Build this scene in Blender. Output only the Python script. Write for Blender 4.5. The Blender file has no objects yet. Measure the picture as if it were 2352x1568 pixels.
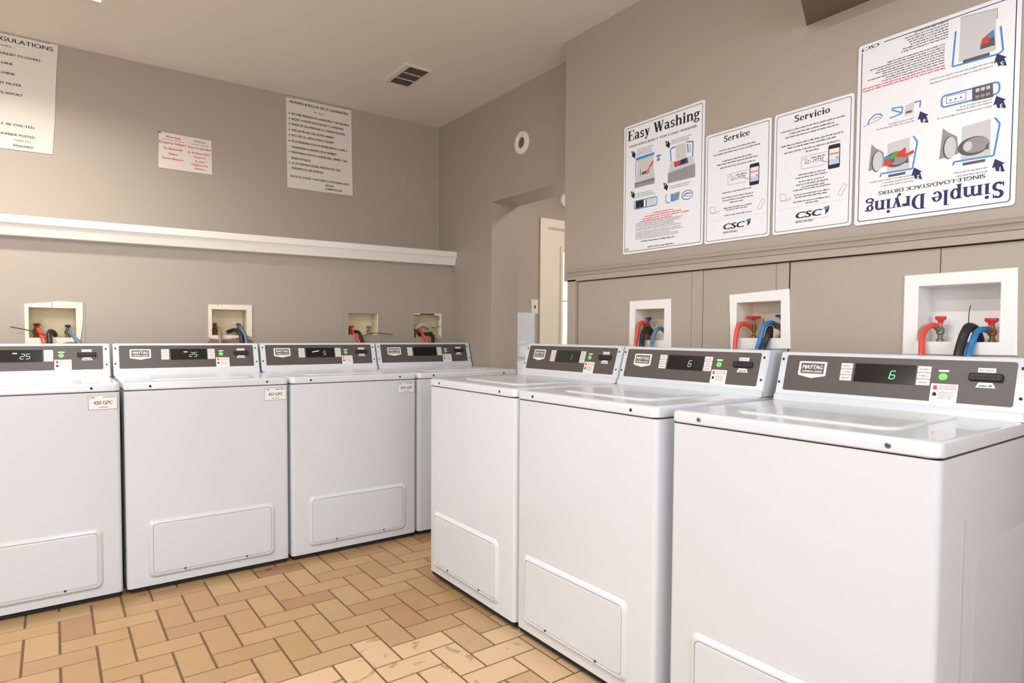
import bpy, bmesh, math, random
from mathutils import Vector, Matrix
random.seed(7)
SC = bpy.context.scene
COL = SC.collection
PI = math.pi

# ------------------------------------------------------------------ camera
W_IMG, H_IMG = 2352, 1568
F_PX, PX, PY = 1446.1, 1211.73, 822.98
CAM_LOC = Vector((-2.1246, -3.7837, 1.1381))
YAW, PITCH, ROLL = math.radians(-37.1054), math.radians(2.1794), math.radians(0.4023)
cd = bpy.data.cameras.new('camera')
cam = bpy.data.objects.new('camera', cd)
COL.objects.link(cam)
fw = Vector((math.sin(-YAW) * math.cos(PITCH), math.cos(YAW) * math.cos(PITCH), -math.sin(PITCH)))
rt = fw.cross(Vector((0, 0, 1))).normalized()
up = rt.cross(fw)
rt2 = rt * math.cos(ROLL) + up * math.sin(ROLL)
up2 = up * math.cos(ROLL) - rt * math.sin(ROLL)
M = Matrix((rt2, up2, -fw)).transposed().to_4x4()
M.translation = CAM_LOC
cam.matrix_world = M
cd.sensor_fit = 'HORIZONTAL'
cd.sensor_width = 36.0
cd.lens = 36.0 * F_PX / W_IMG
cd.shift_x = (W_IMG / 2 - PX) / W_IMG
cd.shift_y = (PY - H_IMG / 2) / W_IMG
cd.clip_start = 0.02
SC.camera = cam

# ------------------------------------------------------------------ world, lights, exposure
wd = bpy.data.worlds.new('sky')
SC.world = wd
wd.use_nodes = True
bgn = wd.node_tree.nodes['Background']
bgn.inputs[0].default_value = (0.86, 0.93, 1.0, 1)
bgn.inputs[1].default_value = 1.6
SC.view_settings.view_transform = 'Standard'
SC.view_settings.look = 'None'
SC.view_settings.gamma = 1.0
SC.view_settings.use_curve_mapping = False
SC.view_settings.exposure = 0.18


def area(name, loc, direction, sx, sy, watts, color):
    l = bpy.data.lights.new(name, 'AREA')
    l.shape = 'RECTANGLE'
    l.size, l.size_y = sx, sy
    l.energy = watts
    l.color = color
    o = bpy.data.objects.new(name, l)
    COL.objects.link(o)
    o.location = loc
    o.rotation_euler = Vector(direction).to_track_quat('-Z', 'Y').to_euler()
    return o


WARM = (1.0, 0.935, 0.855)
L_ = area('strip_light_lamp_back', (-2.525, -0.43, 2.568), (0, 0, -1), 1.18, 0.11, 22, (1.0, 0.95, 0.87))
L_.data.spread = math.radians(152)
area('strip_light_lamp_near', (-1.85, -2.95, 2.568), (0, 0, -1), 0.11, 1.18, 28, (0.95, 0.975, 1.0))
area('fill_light_far_left', (-3.5, -2.3, 2.568), (0, 0, -1), 0.11, 1.18, 44, (1.0, 0.975, 0.94))  # added fill for the left fronts, out of view
area('window_daylight_rear', (-2.2, -6.10, 1.55), (0, 1, 0.0), 2.6, 1.5, 54, (0.86, 0.93, 1.0))
area('fill_light_left', (-4.35, -3.6, 1.55), (1, 0, 0.0), 2.0, 1.3, 16, (0.86, 0.93, 1.0))  # added fill from the left, its window is invented
area('corridor_fill', (1.25, -0.75, 2.60), (0, 0, -1), 0.3, 0.6, 17, WARM)  # added fill for the door and corridor walls, no fixture
area('soffit_fill', (2.5, -1.4, 0.9), (-1, 0.25, 0.15), 0.9, 1.2, 14, (0.95, 0.97, 1.0))  # added fill to brighten the soffit, no opening behind it

# ------------------------------------------------------------------ materials
MATS = {}


def srgb(r, g, b):
    f = lambda c: ((c / 255) / 12.92 if c / 255 <= 0.04045 else ((c / 255 + 0.055) / 1.055) ** 2.4)
    return (f(r), f(g), f(b), 1.0)


def mat(name, col, rough=0.5, metal=0.0, coat=0.0, noise=0.0, scale=6.0, bump=0.0, bscale=60.0, emit=0.0, spec=None):
    if name in MATS:
        return MATS[name]
    m = bpy.data.materials.new(name)
    m.use_nodes = True
    nt = m.node_tree
    b = nt.nodes['Principled BSDF']
    b.inputs['Roughness'].default_value = rough
    b.inputs['Metallic'].default_value = metal
    b.inputs['Coat Weight'].default_value = coat
    if spec is not None:
        b.inputs['Specular IOR Level'].default_value = spec
    b.inputs['Base Color'].default_value = col
    tc = nt.nodes.new('ShaderNodeTexCoord')
    nz = nt.nodes.new('ShaderNodeTexNoise')
    nz.inputs['Scale'].default_value = scale
    nz.inputs['Detail'].default_value = 5
    nt.links.new(tc.outputs['Object'], nz.inputs['Vector'])
    mp = nt.nodes.new('ShaderNodeMapRange')
    mp.inputs['To Min'].default_value = 1 - noise
    mp.inputs['To Max'].default_value = 1 + noise
    nt.links.new(nz.outputs['Fac'], mp.inputs['Value'])
    mx = nt.nodes.new('ShaderNodeMix')
    mx.data_type = 'RGBA'
    mx.blend_type = 'MULTIPLY'
    mx.inputs[0].default_value = 1
    mx.inputs[6].default_value = col
    nt.links.new(mp.outputs['Result'], mx.inputs[7])
    nt.links.new(mx.outputs[2], b.inputs['Base Color'])
    if bump > 0:
        n2 = nt.nodes.new('ShaderNodeTexNoise')
        n2.inputs['Scale'].default_value = bscale
        n2.inputs['Detail'].default_value = 3
        nt.links.new(tc.outputs['Object'], n2.inputs['Vector'])
        bp = nt.nodes.new('ShaderNodeBump')
        bp.inputs['Strength'].default_value = bump
        bp.inputs['Distance'].default_value = 0.002
        nt.links.new(n2.outputs['Fac'], bp.inputs['Height'])
        nt.links.new(bp.outputs['Normal'], b.inputs['Normal'])
    if emit > 0:
        b.inputs['Emission Color'].default_value = col
        b.inputs['Emission Strength'].default_value = emit
    MATS[name] = m
    return m


M_WALL = mat('greige_wall_paint', srgb(172, 160, 147), 0.45, noise=0.03, scale=1.3, bump=0.12, bscale=45)
M_CEIL = mat('white_ceiling_paint', srgb(224, 217, 208), 0.75, noise=0.02, scale=2, bump=0.1, bscale=80)
M_TRIM = mat('white_gloss_trim', srgb(236, 231, 223), 0.35, noise=0.015)
M_DOOR = mat('cream_door_paint', srgb(236, 225, 206), 0.55, noise=0.015)
M_ENAMEL = mat('white_enamel', srgb(212, 215, 220), 0.24, coat=0.25, noise=0.01, scale=3)
M_GAP = mat('dark_rubber_and_gap_shade', srgb(30, 28, 27), 0.8)  # rubber feet; also paints shade in gaps and under the machines
M_FASCIA = mat('taupe_fascia', srgb(84, 76, 71), 0.42, noise=0.02)
M_BLACK = mat('black_gloss', srgb(28, 25, 25), 0.15)
M_MATTBLACK = mat('black_plastic', srgb(24, 22, 22), 0.5)
M_WHITEPL = mat('white_print', srgb(236, 230, 228), 0.5)
M_BUTTON = mat('grey_white_key', srgb(222, 216, 212), 0.45)
M_GREEN = mat('green_button', srgb(120, 222, 96), 0.4)
M_LED = mat('green_led', srgb(110, 225, 150), 0.4, emit=0.55)
M_LEDW = mat('pale_led', srgb(170, 190, 160), 0.4, emit=0.16)
M_LEDB = mat('white_led_bar', srgb(225, 225, 205), 0.4, emit=0.4)
M_GREYP = mat('grey_print', srgb(140, 136, 134), 0.6)
M_INK = mat('black_ink', srgb(26, 25, 28), 0.6)
M_RED = mat('red_ink', srgb(214, 62, 58), 0.6)
M_NAVY = mat('navy_ink', srgb(32, 36, 92), 0.6)
M_BLUE = mat('blue_ink', srgb(66, 140, 214), 0.6)
M_CYAN = mat('cyan_ink', srgb(40, 150, 190), 0.6)
M_LGREY = mat('light_grey_ink', srgb(206, 204, 204), 0.6)
M_MGREY = mat('mid_grey_ink', srgb(150, 148, 148), 0.6)
M_DGREY = mat('dark_grey_ink', srgb(88, 86, 88), 0.6)
M_GREENI = mat('green_ink', srgb(70, 170, 60), 0.6)
M_ORANGE = mat('orange_ink', srgb(226, 120, 80), 0.6)
M_SKYI = mat('pale_blue_ink', srgb(190, 208, 232), 0.6)
M_POSTER = mat('poster_plastic', srgb(238, 238, 242), 0.35, noise=0.01)
M_PAPER = mat('notice_card', srgb(226, 218, 208), 0.6, noise=0.02)
M_SCREW = mat('steel_screw', srgb(150, 148, 146), 0.3, metal=0.9)
M_DSCREW = mat('dark_screw', srgb(52, 46, 44), 0.4, metal=0.6)
M_BOXW = mat('white_box_plastic', srgb(238, 235, 232), 0.4, noise=0.01)
M_BOXC = mat('cream_box_plastic', srgb(234, 224, 206), 0.45, noise=0.04, scale=18)
M_BOXCB = mat('aged_cream_cavity', srgb(226, 210, 174), 0.5, noise=0.06, scale=14)
M_HRED = mat('red_rubber_hose', srgb(222, 76, 62), 0.4, noise=0.05, scale=30)
M_HBLUE = mat('blue_rubber_hose', srgb(44, 118, 178), 0.4, noise=0.05, scale=30)
M_HSTEEL = mat('slate_blue_hose', srgb(88, 126, 148), 0.45, noise=0.05, scale=30)
M_HTAN = mat('tan_hose', srgb(150, 124, 100), 0.5, noise=0.1, scale=30)
M_HBLK = mat('black_drain_hose', srgb(38, 35, 35), 0.45)
M_BRASS = mat('aged_brass', srgb(150, 116, 78), 0.4, metal=0.7, noise=0.25, scale=60)
M_NICKEL = mat('nickel_valve', srgb(150, 146, 138), 0.35, metal=0.8, noise=0.2, scale=60)
M_RUST = mat('rusty_brass', srgb(132, 82, 64), 0.6, metal=0.3, noise=0.3, scale=50)
M_HANDR = mat('red_handle', srgb(212, 40, 44), 0.4)
M_HANDB = mat('blue_handle', srgb(24, 62, 150), 0.4)
M_TIE = mat('dark_cable_tie', srgb(62, 48, 38), 0.5)
M_CREAMP = mat('cream_pipe', srgb(212, 198, 166), 0.5, noise=0.05)
M_TORN = mat('torn_board', srgb(150, 112, 90), 0.9, noise=0.25, scale=40)
M_VENT = mat('vent_white', srgb(214, 206, 194), 0.45)
M_DKBROWN = mat('dark_brown_paint_and_shadow', srgb(112, 98, 86), 0.6)  # ring centre's own brown; imitated shadow on the wall box
M_DIFF = mat('lamp_diffuser', (1.0, 0.95, 0.88, 1), 0.4, emit=1.8)
M_SWITCH = mat('ivory_switch', srgb(228, 220, 200), 0.4)

mg = bpy.data.materials.new('clear_glass')
mg.use_nodes = True
gb = mg.node_tree.nodes['Principled BSDF']
gb.inputs['Base Color'].default_value = (1, 1, 1, 1)
gb.inputs['Roughness'].default_value = 0.0
gb.inputs['Transmission Weight'].default_value = 1.0
gb.inputs['IOR'].default_value = 1.05
MATS['clear_glass'] = mg
M_GLASS = mg


def floor_material():
    m = bpy.data.materials.new('floor_tiles')
    m.use_nodes = True
    nt = m.node_tree
    N = nt.nodes
    Lk = nt.links.new
    b = N['Principled BSDF']
    b.inputs['Roughness'].default_value = 0.38
    at = N.new('ShaderNodeAttribute')
    at.attribute_name = 'tint'
    ag = N.new('ShaderNodeAttribute')
    ag.attribute_name = 'grain'
    ramp = N.new('ShaderNodeValToRGB')
    cr = ramp.color_ramp
    cr.elements[0].position = 0.0
    cr.elements[0].color = srgb(150, 108, 79)
    cr.elements[1].position = 1.0
    cr.elements[1].color = srgb(173, 140, 97)
    for p, c in ((0.12, srgb(157, 118, 84)), (0.25, srgb(163, 126, 87)), (0.6, srgb(169, 134, 91))):
        e = cr.elements.new(p)
        e.color = c
    Lk(at.outputs['Fac'], ramp.inputs['Fac'])
    tc = N.new('ShaderNodeTexCoord')
    nz = N.new('ShaderNodeTexNoise')
    nz.inputs['Scale'].default_value = 9
    nz.inputs['Detail'].default_value = 4
    Lk(tc.outputs['Object'], nz.inputs['Vector'])
    # wood-like figure on the veined tiles
    wv = N.new('ShaderNodeTexNoise')
    wv.inputs['Scale'].default_value = 6
    wv.inputs['Detail'].default_value = 3
    wv.inputs['Distortion'].default_value = 2.2
    Lk(tc.outputs['Object'], wv.inputs['Vector'])
    band = N.new('ShaderNodeMath')
    band.operation = 'MULTIPLY'
    band.inputs[1].default_value = 15
    Lk(wv.outputs['Fac'], band.inputs[0])
    sn = N.new('ShaderNodeMath')
    sn.operation = 'SINE'
    Lk(band.outputs[0], sn.inputs[0])
    mr = N.new('ShaderNodeMapRange')
    mr.inputs['From Min'].default_value = -1
    mr.inputs['From Max'].default_value = -0.75
    mr.inputs['To Min'].default_value = 1
    mr.inputs['To Max'].default_value = 0
    Lk(sn.outputs[0], mr.inputs['Value'])
    mul = N.new('ShaderNodeMath')
    mul.operation = 'MULTIPLY'
    Lk(mr.outputs['Result'], mul.inputs[0])
    Lk(ag.outputs['Fac'], mul.inputs[1])
    mul2 = N.new('ShaderNodeMath')
    mul2.operation = 'MULTIPLY'
    mul2.inputs[1].default_value = 0.55
    Lk(mul.outputs[0], mul2.inputs[0])
    mp = N.new('ShaderNodeMapRange')
    mp.inputs['To Min'].default_value = 0.92
    mp.inputs['To Max'].default_value = 1.08
    Lk(nz.outputs['Fac'], mp.inputs['Value'])
    m1 = N.new('ShaderNodeMix')
    m1.data_type = 'RGBA'
    m1.blend_type = 'MULTIPLY'
    m1.inputs[0].default_value = 1
    Lk(ramp.outputs['Color'], m1.inputs[6])
    Lk(mp.outputs['Result'], m1.inputs[7])
    pale = N.new('ShaderNodeMix')
    pale.data_type = 'RGBA'
    pale.inputs[7].default_value = srgb(208, 176, 138)
    pf = N.new('ShaderNodeMath')
    pf.operation = 'MULTIPLY'
    pf.inputs[1].default_value = 0.9
    Lk(ag.outputs['Fac'], pf.inputs[0])
    Lk(pf.outputs[0], pale.inputs[0])
    Lk(m1.outputs[2], pale.inputs[6])
    m2 = N.new('ShaderNodeMix')
    m2.data_type = 'RGBA'
    m2.inputs[7].default_value = srgb(128, 92, 60)
    Lk(mul2.outputs[0], m2.inputs[0])
    Lk(pale.outputs[2], m2.inputs[6])
    Lk(m2.outputs[2], b.inputs['Base Color'])
    return m


M_FLOOR = floor_material()
M_GROUT = mat('brown_grout', srgb(104, 80, 58), 0.9, noise=0.1, scale=30)

# ------------------------------------------------------------------ mesh helpers


def finish(name, bm, mats, parent=None, loc=(0, 0, 0), rotz=0.0, smooth=False, recalc=True):
    if recalc:
        bmesh.ops.recalc_face_normals(bm, faces=bm.faces[:])
    me = bpy.data.meshes.new(name)
    bm.to_mesh(me)
    bm.free()
    for m in (mats if isinstance(mats, (list, tuple)) else [mats]):
        me.materials.append(m)
    if smooth:
        for p in me.polygons:
            p.use_smooth = True
        if smooth == 'auto':
            me.set_sharp_from_angle(angle=math.radians(40))
    o = bpy.data.objects.new(name, me)
    COL.objects.link(o)
    o.location = loc
    o.rotation_euler = (0, 0, rotz)
    if parent is not None:
        o.parent = parent
    return o


def inst(name, me, parent):
    o = bpy.data.objects.new(name, me)
    COL.objects.link(o)
    o.parent = parent
    return o


def tag(o, label, cat, group=None):
    o['label'] = label
    o['category'] = cat
    if group:
        o['group'] = group
    return o


def thing(name, label, cat, loc=(0, 0, 0), rotz=0.0, group=None):
    o = bpy.data.objects.new(name, None)
    o.empty_display_size = 0.05
    COL.objects.link(o)
    o.location = loc
    o.rotation_euler = (0, 0, rotz)
    return tag(o, label, cat, group)


def struct(o):
    o['kind'] = 'structure'
    return o


def box(bm, a, b, mi=0):
    x0, y0, z0 = a
    x1, y1, z1 = b
    v = [bm.verts.new(p) for p in ((x0, y0, z0), (x1, y0, z0), (x1, y1, z0), (x0, y1, z0),
                                   (x0, y0, z1), (x1, y0, z1), (x1, y1, z1), (x0, y1, z1))]
    for f in ((0, 3, 2, 1), (4, 5, 6, 7), (0, 1, 5, 4), (1, 2, 6, 5), (2, 3, 7, 6), (3, 0, 4, 7)):
        bm.faces.new([v[i] for i in f]).material_index = mi
    return v


def bevbox(a, b, r, seg=3, sel=None):
    bm = bmesh.new()
    box(bm, a, b)
    bm.edges.ensure_lookup_table()
    ed = [e for e in bm.edges if sel is None or sel(e)]
    bmesh.ops.bevel(bm, geom=ed, offset=r, segments=seg, affect='EDGES', profile=0.5)
    return bm


def join(bm, other):
    me = bpy.data.meshes.new('tmp')
    other.to_mesh(me)
    other.free()
    bm.from_mesh(me)
    bpy.data.meshes.remove(me)


def rrect(x0, y0, x1, y1, r, n=5):
    pts = []
    for cx, cy, a0 in ((x1 - r, y0 + r, -90), (x1 - r, y1 - r, 0), (x0 + r, y1 - r, 90), (x0 + r, y0 + r, 180)):
        for i in range(n + 1):
            a = math.radians(a0 + 90 * i / n)
            pts.append((cx + r * math.cos(a), cy + r * math.sin(a)))
    return pts


def loops(bm, rings, close_first=False, close_last=True, mi=0):
    """skin equal-length closed rings of 3D points"""
    vs = [[bm.verts.new(p) for p in ring] for ring in rings]
    n = len(vs[0])
    for a, b in zip(vs, vs[1:]):
        for i in range(n):
            bm.faces.new((a[i], a[(i + 1) % n], b[(i + 1) % n], b[i])).material_index = mi
    if close_first:
        bm.faces.new(list(reversed(vs[0]))).material_index = mi
    if close_last:
        bm.faces.new(vs[-1]).material_index = mi


class Frame:
    """maps (u, v, n) to 3D"""

    def __init__(self, o, u, v, n):
        self.o, self.u, self.v, self.n = Vector(o), Vector(u).normalized(), Vector(v).normalized(), Vector(n).normalized()

    def __call__(self, u, v, n=0.0):
        return self.o + self.u * u + self.v * v + self.n * n


def plate(bm, fr, pts, n0, n1, mi=0):
    loops(bm, [[fr(x, y, n0) for x, y in pts], [fr(x, y, n1) for x, y in pts]], True, True, mi)


_lay = [0]


def flat(bm, fr, pts, n, mi=0):
    _lay[0] += 1
    n += (_lay[0] % 25) * 3e-6      # later print lies on top of earlier print
    bm.faces.new([bm.verts.new(fr(x, y, n)) for x, y in pts]).material_index = mi


def frect(bm, fr, x0, y0, x1, y1, n, mi=0):
    flat(bm, fr, ((x0, y0), (x1, y0), (x1, y1), (x0, y1)), n, mi)


def smooth_path(pts, sub=6):
    P = [Vector(p) for p in pts]
    if len(P) < 3:
        return P
    out = []
    ext = [P[0] * 2 - P[1]] + P + [P[-1] * 2 - P[-2]]
    for i in range(1, len(ext) - 2):
        p0, p1, p2, p3 = ext[i - 1:i + 3]
        for k in range(sub):
            t = k / sub
            out.append(0.5 * ((2 * p1) + (p2 - p0) * t + (2 * p0 - 5 * p1 + 4 * p2 - p3) * t * t + (3 * p1 - p0 - 3 * p2 + p3) * t ** 3))
    out.append(P[-1])
    return out


def tube(bm, pts, r, n=12, sub=6, mi=0):
    P = smooth_path(pts, sub)
    rad = r if callable(r) else (lambda t: r)
    T = [(P[min(i + 1, len(P) - 1)] - P[max(i - 1, 0)]).normalized() for i in range(len(P))]
    ref = Vector((0, 0, 1)) if abs(T[0].z) < 0.9 else Vector((1, 0, 0))
    a = T[0].cross(ref).normalized()
    rings = []
    for i, (p, t) in enumerate(zip(P, T)):
        a = (a - t * a.dot(t)).normalized()
        b = t.cross(a)
        q = rad(i / (len(P) - 1))
        rings.append([p + (a * math.cos(2 * PI * k / n) + b * math.sin(2 * PI * k / n)) * q for k in range(n)])
    loops(bm, rings, True, True, mi)


def lathe(bm, c, prof, n=20, axis='z', mi=0):
    """prof: list of (radius, height along axis)"""
    c = Vector(c)
    rings = []
    for r, h in prof:
        ring = []
        for k in range(n):
            x, y = r * math.cos(2 * PI * k / n), r * math.sin(2 * PI * k / n)
            ring.append(c + {'z': Vector((x, y, h)), 'x': Vector((h, x, y)), 'y': Vector((x, h, y))}[axis])
        rings.append(ring)
    loops(bm, rings, True, True, mi)


def disc(fr, cx, cy, rx, ry, n=20):
    return [(cx + rx * math.cos(2 * PI * k / n), cy + ry * math.sin(2 * PI * k / n)) for k in range(n)]


_fc = {}


def font_polys(s):
    """triangulated outline of a line of sans text, height of capitals about 0.7"""
    if s in _fc:
        return _fc[s]
    cu = bpy.data.curves.new('txt', 'FONT')
    cu.body = s
    cu.resolution_u = 3
    ob = bpy.data.objects.new('txt', cu)
    me = bpy.data.meshes.new_from_object(ob)
    vs = [(v.co.x, v.co.y) for v in me.vertices]
    fs = [tuple(p.vertices) for p in me.polygons]
    bpy.data.objects.remove(ob)
    bpy.data.curves.remove(cu)
    bpy.data.meshes.remove(me)
    w = max([v[0] for v in vs] or [0])
    x0 = min([v[0] for v in vs] or [0])
    _fc[s] = (vs, fs, x0, w)
    return _fc[s]


def text(bm, fr, s, x, y, h, n, mi=0, width=None, align='l', shear=0.0, bold=0.0, slope=0.0):
    """sans text, capital height h; width forces the line width"""
    vs, fs, x0, x1 = font_polys(s)
    if not vs:
        return
    k = h / 0.69
    kx = k if width is None else width / (x1 - x0)
    wd = (x1 - x0) * kx
    ox = x - (0 if align == 'l' else wd / 2 if align == 'c' else wd)
    offs = [0.0] if bold == 0 else [-bold * h, 0.0, bold * h]
    for j, d in enumerate(offs):
        bv = [bm.verts.new(fr(ox + (vx - x0) * kx + d + shear * vy * k, y + vy * k + slope * (vx - x0) * kx, n + j * 0.00004)) for vx, vy in vs]
        for f in fs:
            try:
                bm.faces.new([bv[i] for i in f]).material_index = mi
            except ValueError:
                pass


# ---- a bold serif alphabet for the poster headings: every glyph a list of polygons
def R_(x0, y0, x1, y1):
    e = .018 if y1 - y0 > .3 else .008
    x0, x1 = x0 - e, x1 + e
    return [(x0, y0), (x1, y0), (x1, y1), (x0, y1)]


def ring(cx, cy, rx, ry, a0=0, a1=360, tv=0.15, th=0.055, n=18):
    o, i = [], []
    tv, th = min(tv * 1.22, rx), min(th * 1.35, ry)
    rx, ry = rx + .012, ry + .006
    for k in range(n + 1):
        a = math.radians(a0 + (a1 - a0) * k / n)
        c, s = math.cos(a), math.sin(a)
        o.append((cx + rx * c, cy + ry * s))
        i.append((cx + (rx - tv) * c, cy + (ry - th) * s))
    return [[o[k], o[k + 1], i[k + 1], i[k]] for k in range(n)]


def diag(x0, y0, x1, y1, w):
    w *= 1.28
    return [(x0 - w / 2, y0), (x0 + w / 2, y0), (x1 + w / 2, y1), (x1 - w / 2, y1)]


def serif(x, y, w=0.30, h=0.05):
    return R_(x - w / 2, y, x + w / 2, y + h)


XH = 0.66
GL = {
    'E': (0.78, [R_(.1, 0, .27, .98), R_(0, .93, .7, .98), R_(0, 0, .73, .05), R_(.27, .46, .5, .52), R_(.64, .74, .7, .95), R_(.67, .03, .73, .26), R_(.46, .38, .51, .6)]),
    'a': (0.60, ring(.24, .19, .23, .2, 0, 360, .14, .06) + ring(.25, .44, .23, .23, -10, 160, .14, .06) + [R_(.34, .03, .48, .46), R_(.34, 0, .6, .05)]),
    's': (0.48, ring(.22, .485, .2, .185, 30, 270, .12, .075) + ring(.22, .185, .21, .19, -150, 90, .12, .075) + [R_(.36, .46, .4, .64), R_(.02, .02, .06, .2)]),
    'y': (0.62, [diag(.14, XH, .33, .0, .16), diag(.5, XH, .2, -.22, .07), serif(.14, XH - .05), serif(.5, XH - .05, .22)] + ring(.14, -.2, .1, .08)),
    'W': (1.16, [diag(.17, .98, .38, 0, .17), diag(.62, .98, .38, 0, .07), diag(.58, .98, .8, 0, .17), diag(1.03, .98, .8, 0, .07), serif(.16, .93, .34), serif(.6, .93, .3), serif(1.02, .93, .26)]),
    'h': (0.70, [R_(.08, 0, .23, .98), R_(0, .93, .2, .98), serif(.155, 0), R_(.47, 0, .62, .44), serif(.545, 0)] + ring(.4, .42, .22, .24, 0, 150, .15, .07)),
    'n': (0.70, [R_(.08, 0, .23, XH), R_(0, XH - .05, .2, XH), serif(.155, 0), R_(.47, 0, .62, .44), serif(.545, 0)] + ring(.4, .42, .22, .24, 0, 150, .15, .07)),
    'm': (1.06, [R_(.08, 0, .23, XH), R_(0, XH - .05, .2, XH), serif(.155, 0), R_(.46, 0, .6, .44), serif(.53, 0), R_(.83, 0, .98, .44), serif(.905, 0)] + ring(.39, .42, .21, .24, 0, 150, .14, .07) + ring(.76, .42, .22, .24, 0, 150, .15, .07)),
    'i': (0.36, [R_(.1, 0, .25, XH), R_(0, XH - .05, .2, XH), serif(.175, 0)] + ring(.17, .85, .1, .1, 0, 360, .1, .1)),
    'l': (0.36, [R_(.1, 0, .25, .98), R_(0, .93, .2, .98), serif(.175, 0)]),
    'r': (0.52, [R_(.08, 0, .23, XH), R_(0, XH - .05, .2, XH), serif(.17, 0)] + ring(.36, .43, .16, .23, 60, 170, .12, .08) + ring(.42, .55, .09, .09, 0, 360, .09, .09)),
    'e': (0.58, ring(.28, .33, .28, .34, 0, 325, .15, .055) + [R_(.1, .34, .56, .39)]),
    'c': (0.54, ring(.28, .33, .28, .34, 45, 325, .15, .055) + ring(.42, .5, .09, .09, 0, 360, .09, .09)),
    'o': (0.62, ring(.29, .33, .29, .34, 0, 360, .15, .055)),
    'v': (0.62, [diag(.16, XH, .32, 0, .16), diag(.5, XH, .32, 0, .07), serif(.15, XH - .05), serif(.5, XH - .05, .22)]),
    'g': (0.60, ring(.25, .45, .23, .22, 0, 360, .13, .06) + ring(.27, -.09, .27, .17, 0, 360, .11, .06) + ring(.22, .14, .16, .1, 90, 270, .1, .06) + [R_(.4, .56, .58, .64)]),
    'p': (0.68, [R_(.08, -.26, .23, XH), R_(0, XH - .05, .2, XH), serif(.155, -.26)] + ring(.36, .33, .27, .34, -150, 150, .15, .06)),
    'S': (0.66, ring(.3, .73, .27, .26, 30, 270, .16, .09) + ring(.3, .27, .29, .28, -150, 90, .16, .09) + [R_(.5, .72, .55, .97), R_(.02, .02, .07, .28)]),
    'D': (0.84, [R_(.1, 0, .27, .98), R_(0, .93, .4, .98), R_(0, 0, .4, .05)] + ring(.36, .49, .44, .49, -90, 90, .18, .055)),
    ' ': (0.30, []),
}


def serif_text(bm, fr, s, x, y, cap, n, mi=0, width=None):
    tot = sum(GL[c][0] + 0.03 for c in s)
    k = cap / 0.98
    kx = k if width is None else width / tot
    cx = x
    for c in s:
        for j, pl in enumerate(GL[c][1]):
            flat(bm, fr, [(cx + px * kx, y + py * k) for px, py in pl], n + (j % 3) * 0.00004, mi)
        cx += (GL[c][0] + 0.03) * kx


def greek(bm, fr, x0, x1, y, h, n, mi=0, rng=None, fill=1.0):
    """a line of print too small to read"""
    rng = rng or random
    x = x0
    while x < x1:
        for _ in range(rng.randint(2, 8)):
            w = h * rng.uniform(0.38, 0.62)
            if x + w > x1:
                break
            hh = h * rng.choice((0.7, 0.7, 1.0))
            frect(bm, fr, x, y, x + w * 0.8, y + hh, n, mi)
            x += w
        x += h * 0.45
        if x + h * 0.4 > x1:
            break


# ------------------------------------------------------------------ the room
def ceil_z(x):
    return 2.664 + 0.0095 * x


YB, YL = 0.40, 0.20            # upper back wall, lower back wall face
XR, XF, XP = 0.20, 0.045, 0.035  # rear right wall, front right wall, panel face
X0, Y0 = -4.4, -6.2
HD = 2.005

# floor
U = 0.1062
OX, OY = -1.163, -1.270
bm = bmesh.new()
g = 0.0036
tints, grains = [], []
rngf = random.Random(11)


def tile(x0, y0, x1, y1):
    cx, cy = (x0 + x1) / 2, (y0 + y1) / 2
    a = [(x0 + g, y0 + g), (x1 - g, y0 + g), (x1 - g, y1 - g), (x0 + g, y1 - g)]
    e = 0.0008
    b = [(x0 + g + e, y0 + g + e), (x1 - g - e, y0 + g + e), (x1 - g - e, y1 - g - e), (x0 + g + e, y1 - g - e)]
    va = [bm.verts.new((p[0], p[1], -0.0022)) for p in a]
    vb = [bm.verts.new((p[0], p[1], 0.0)) for p in b]
    bm.faces.new(vb)
    for i in range(4):
        bm.faces.new((va[i], va[(i + 1) % 4], vb[(i + 1) % 4], vb[i]))
    t = rngf.uniform(0.3, 1.0)
    if rngf.random() < 0.10:
        t = rngf.uniform(0.0, 0.25)
    dx, dy = cx + 1.15, cy + 2.35
    gr = max(0.0, min(1.0, (0.84 - math.hypot(dx * 0.75, dy)) * 5))
    gr *= rngf.choice((0.35, 0.7, 1.0, 1.0))
    tints.extend([t] * 5)
    grains.extend([gr] * 5)


for a in range(-34, 36):
    for b in range(-26, 22):
        x, y = OX + a * U, OY + (a + 4 * b) * U
        if X0 - .2 < x < 2.4 and Y0 - .2 < y < 0.42:
            if y + 2 * U < 0.6:
                tile(x, y, x + U, y + 2 * U)
            tile(x, y - U, x + 2 * U, y)
nt_faces = len(tints)
box(bm, (X0 - .3, Y0 - .3, -0.08), (2.7, 0.75, -0.0020), 1)
me = bpy.data.meshes.new('floor')
bmesh.ops.recalc_face_normals(bm, faces=bm.faces[:])
bm.to_mesh(me)
bm.free()
me.materials.append(M_FLOOR)
me.materials.append(M_GROUT)
nf = len(me.polygons)
at = me.attributes.new('tint', 'FLOAT', 'FACE')
at.data.foreach_set('value', tints + [0.5] * (nf - nt_faces))
at = me.attributes.new('grain', 'FLOAT', 'FACE')
at.data.foreach_set('value', grains + [0.0] * (nf - nt_faces))
fo = bpy.data.objects.new('floor', me)
COL.objects.link(fo)
struct(fo)

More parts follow.
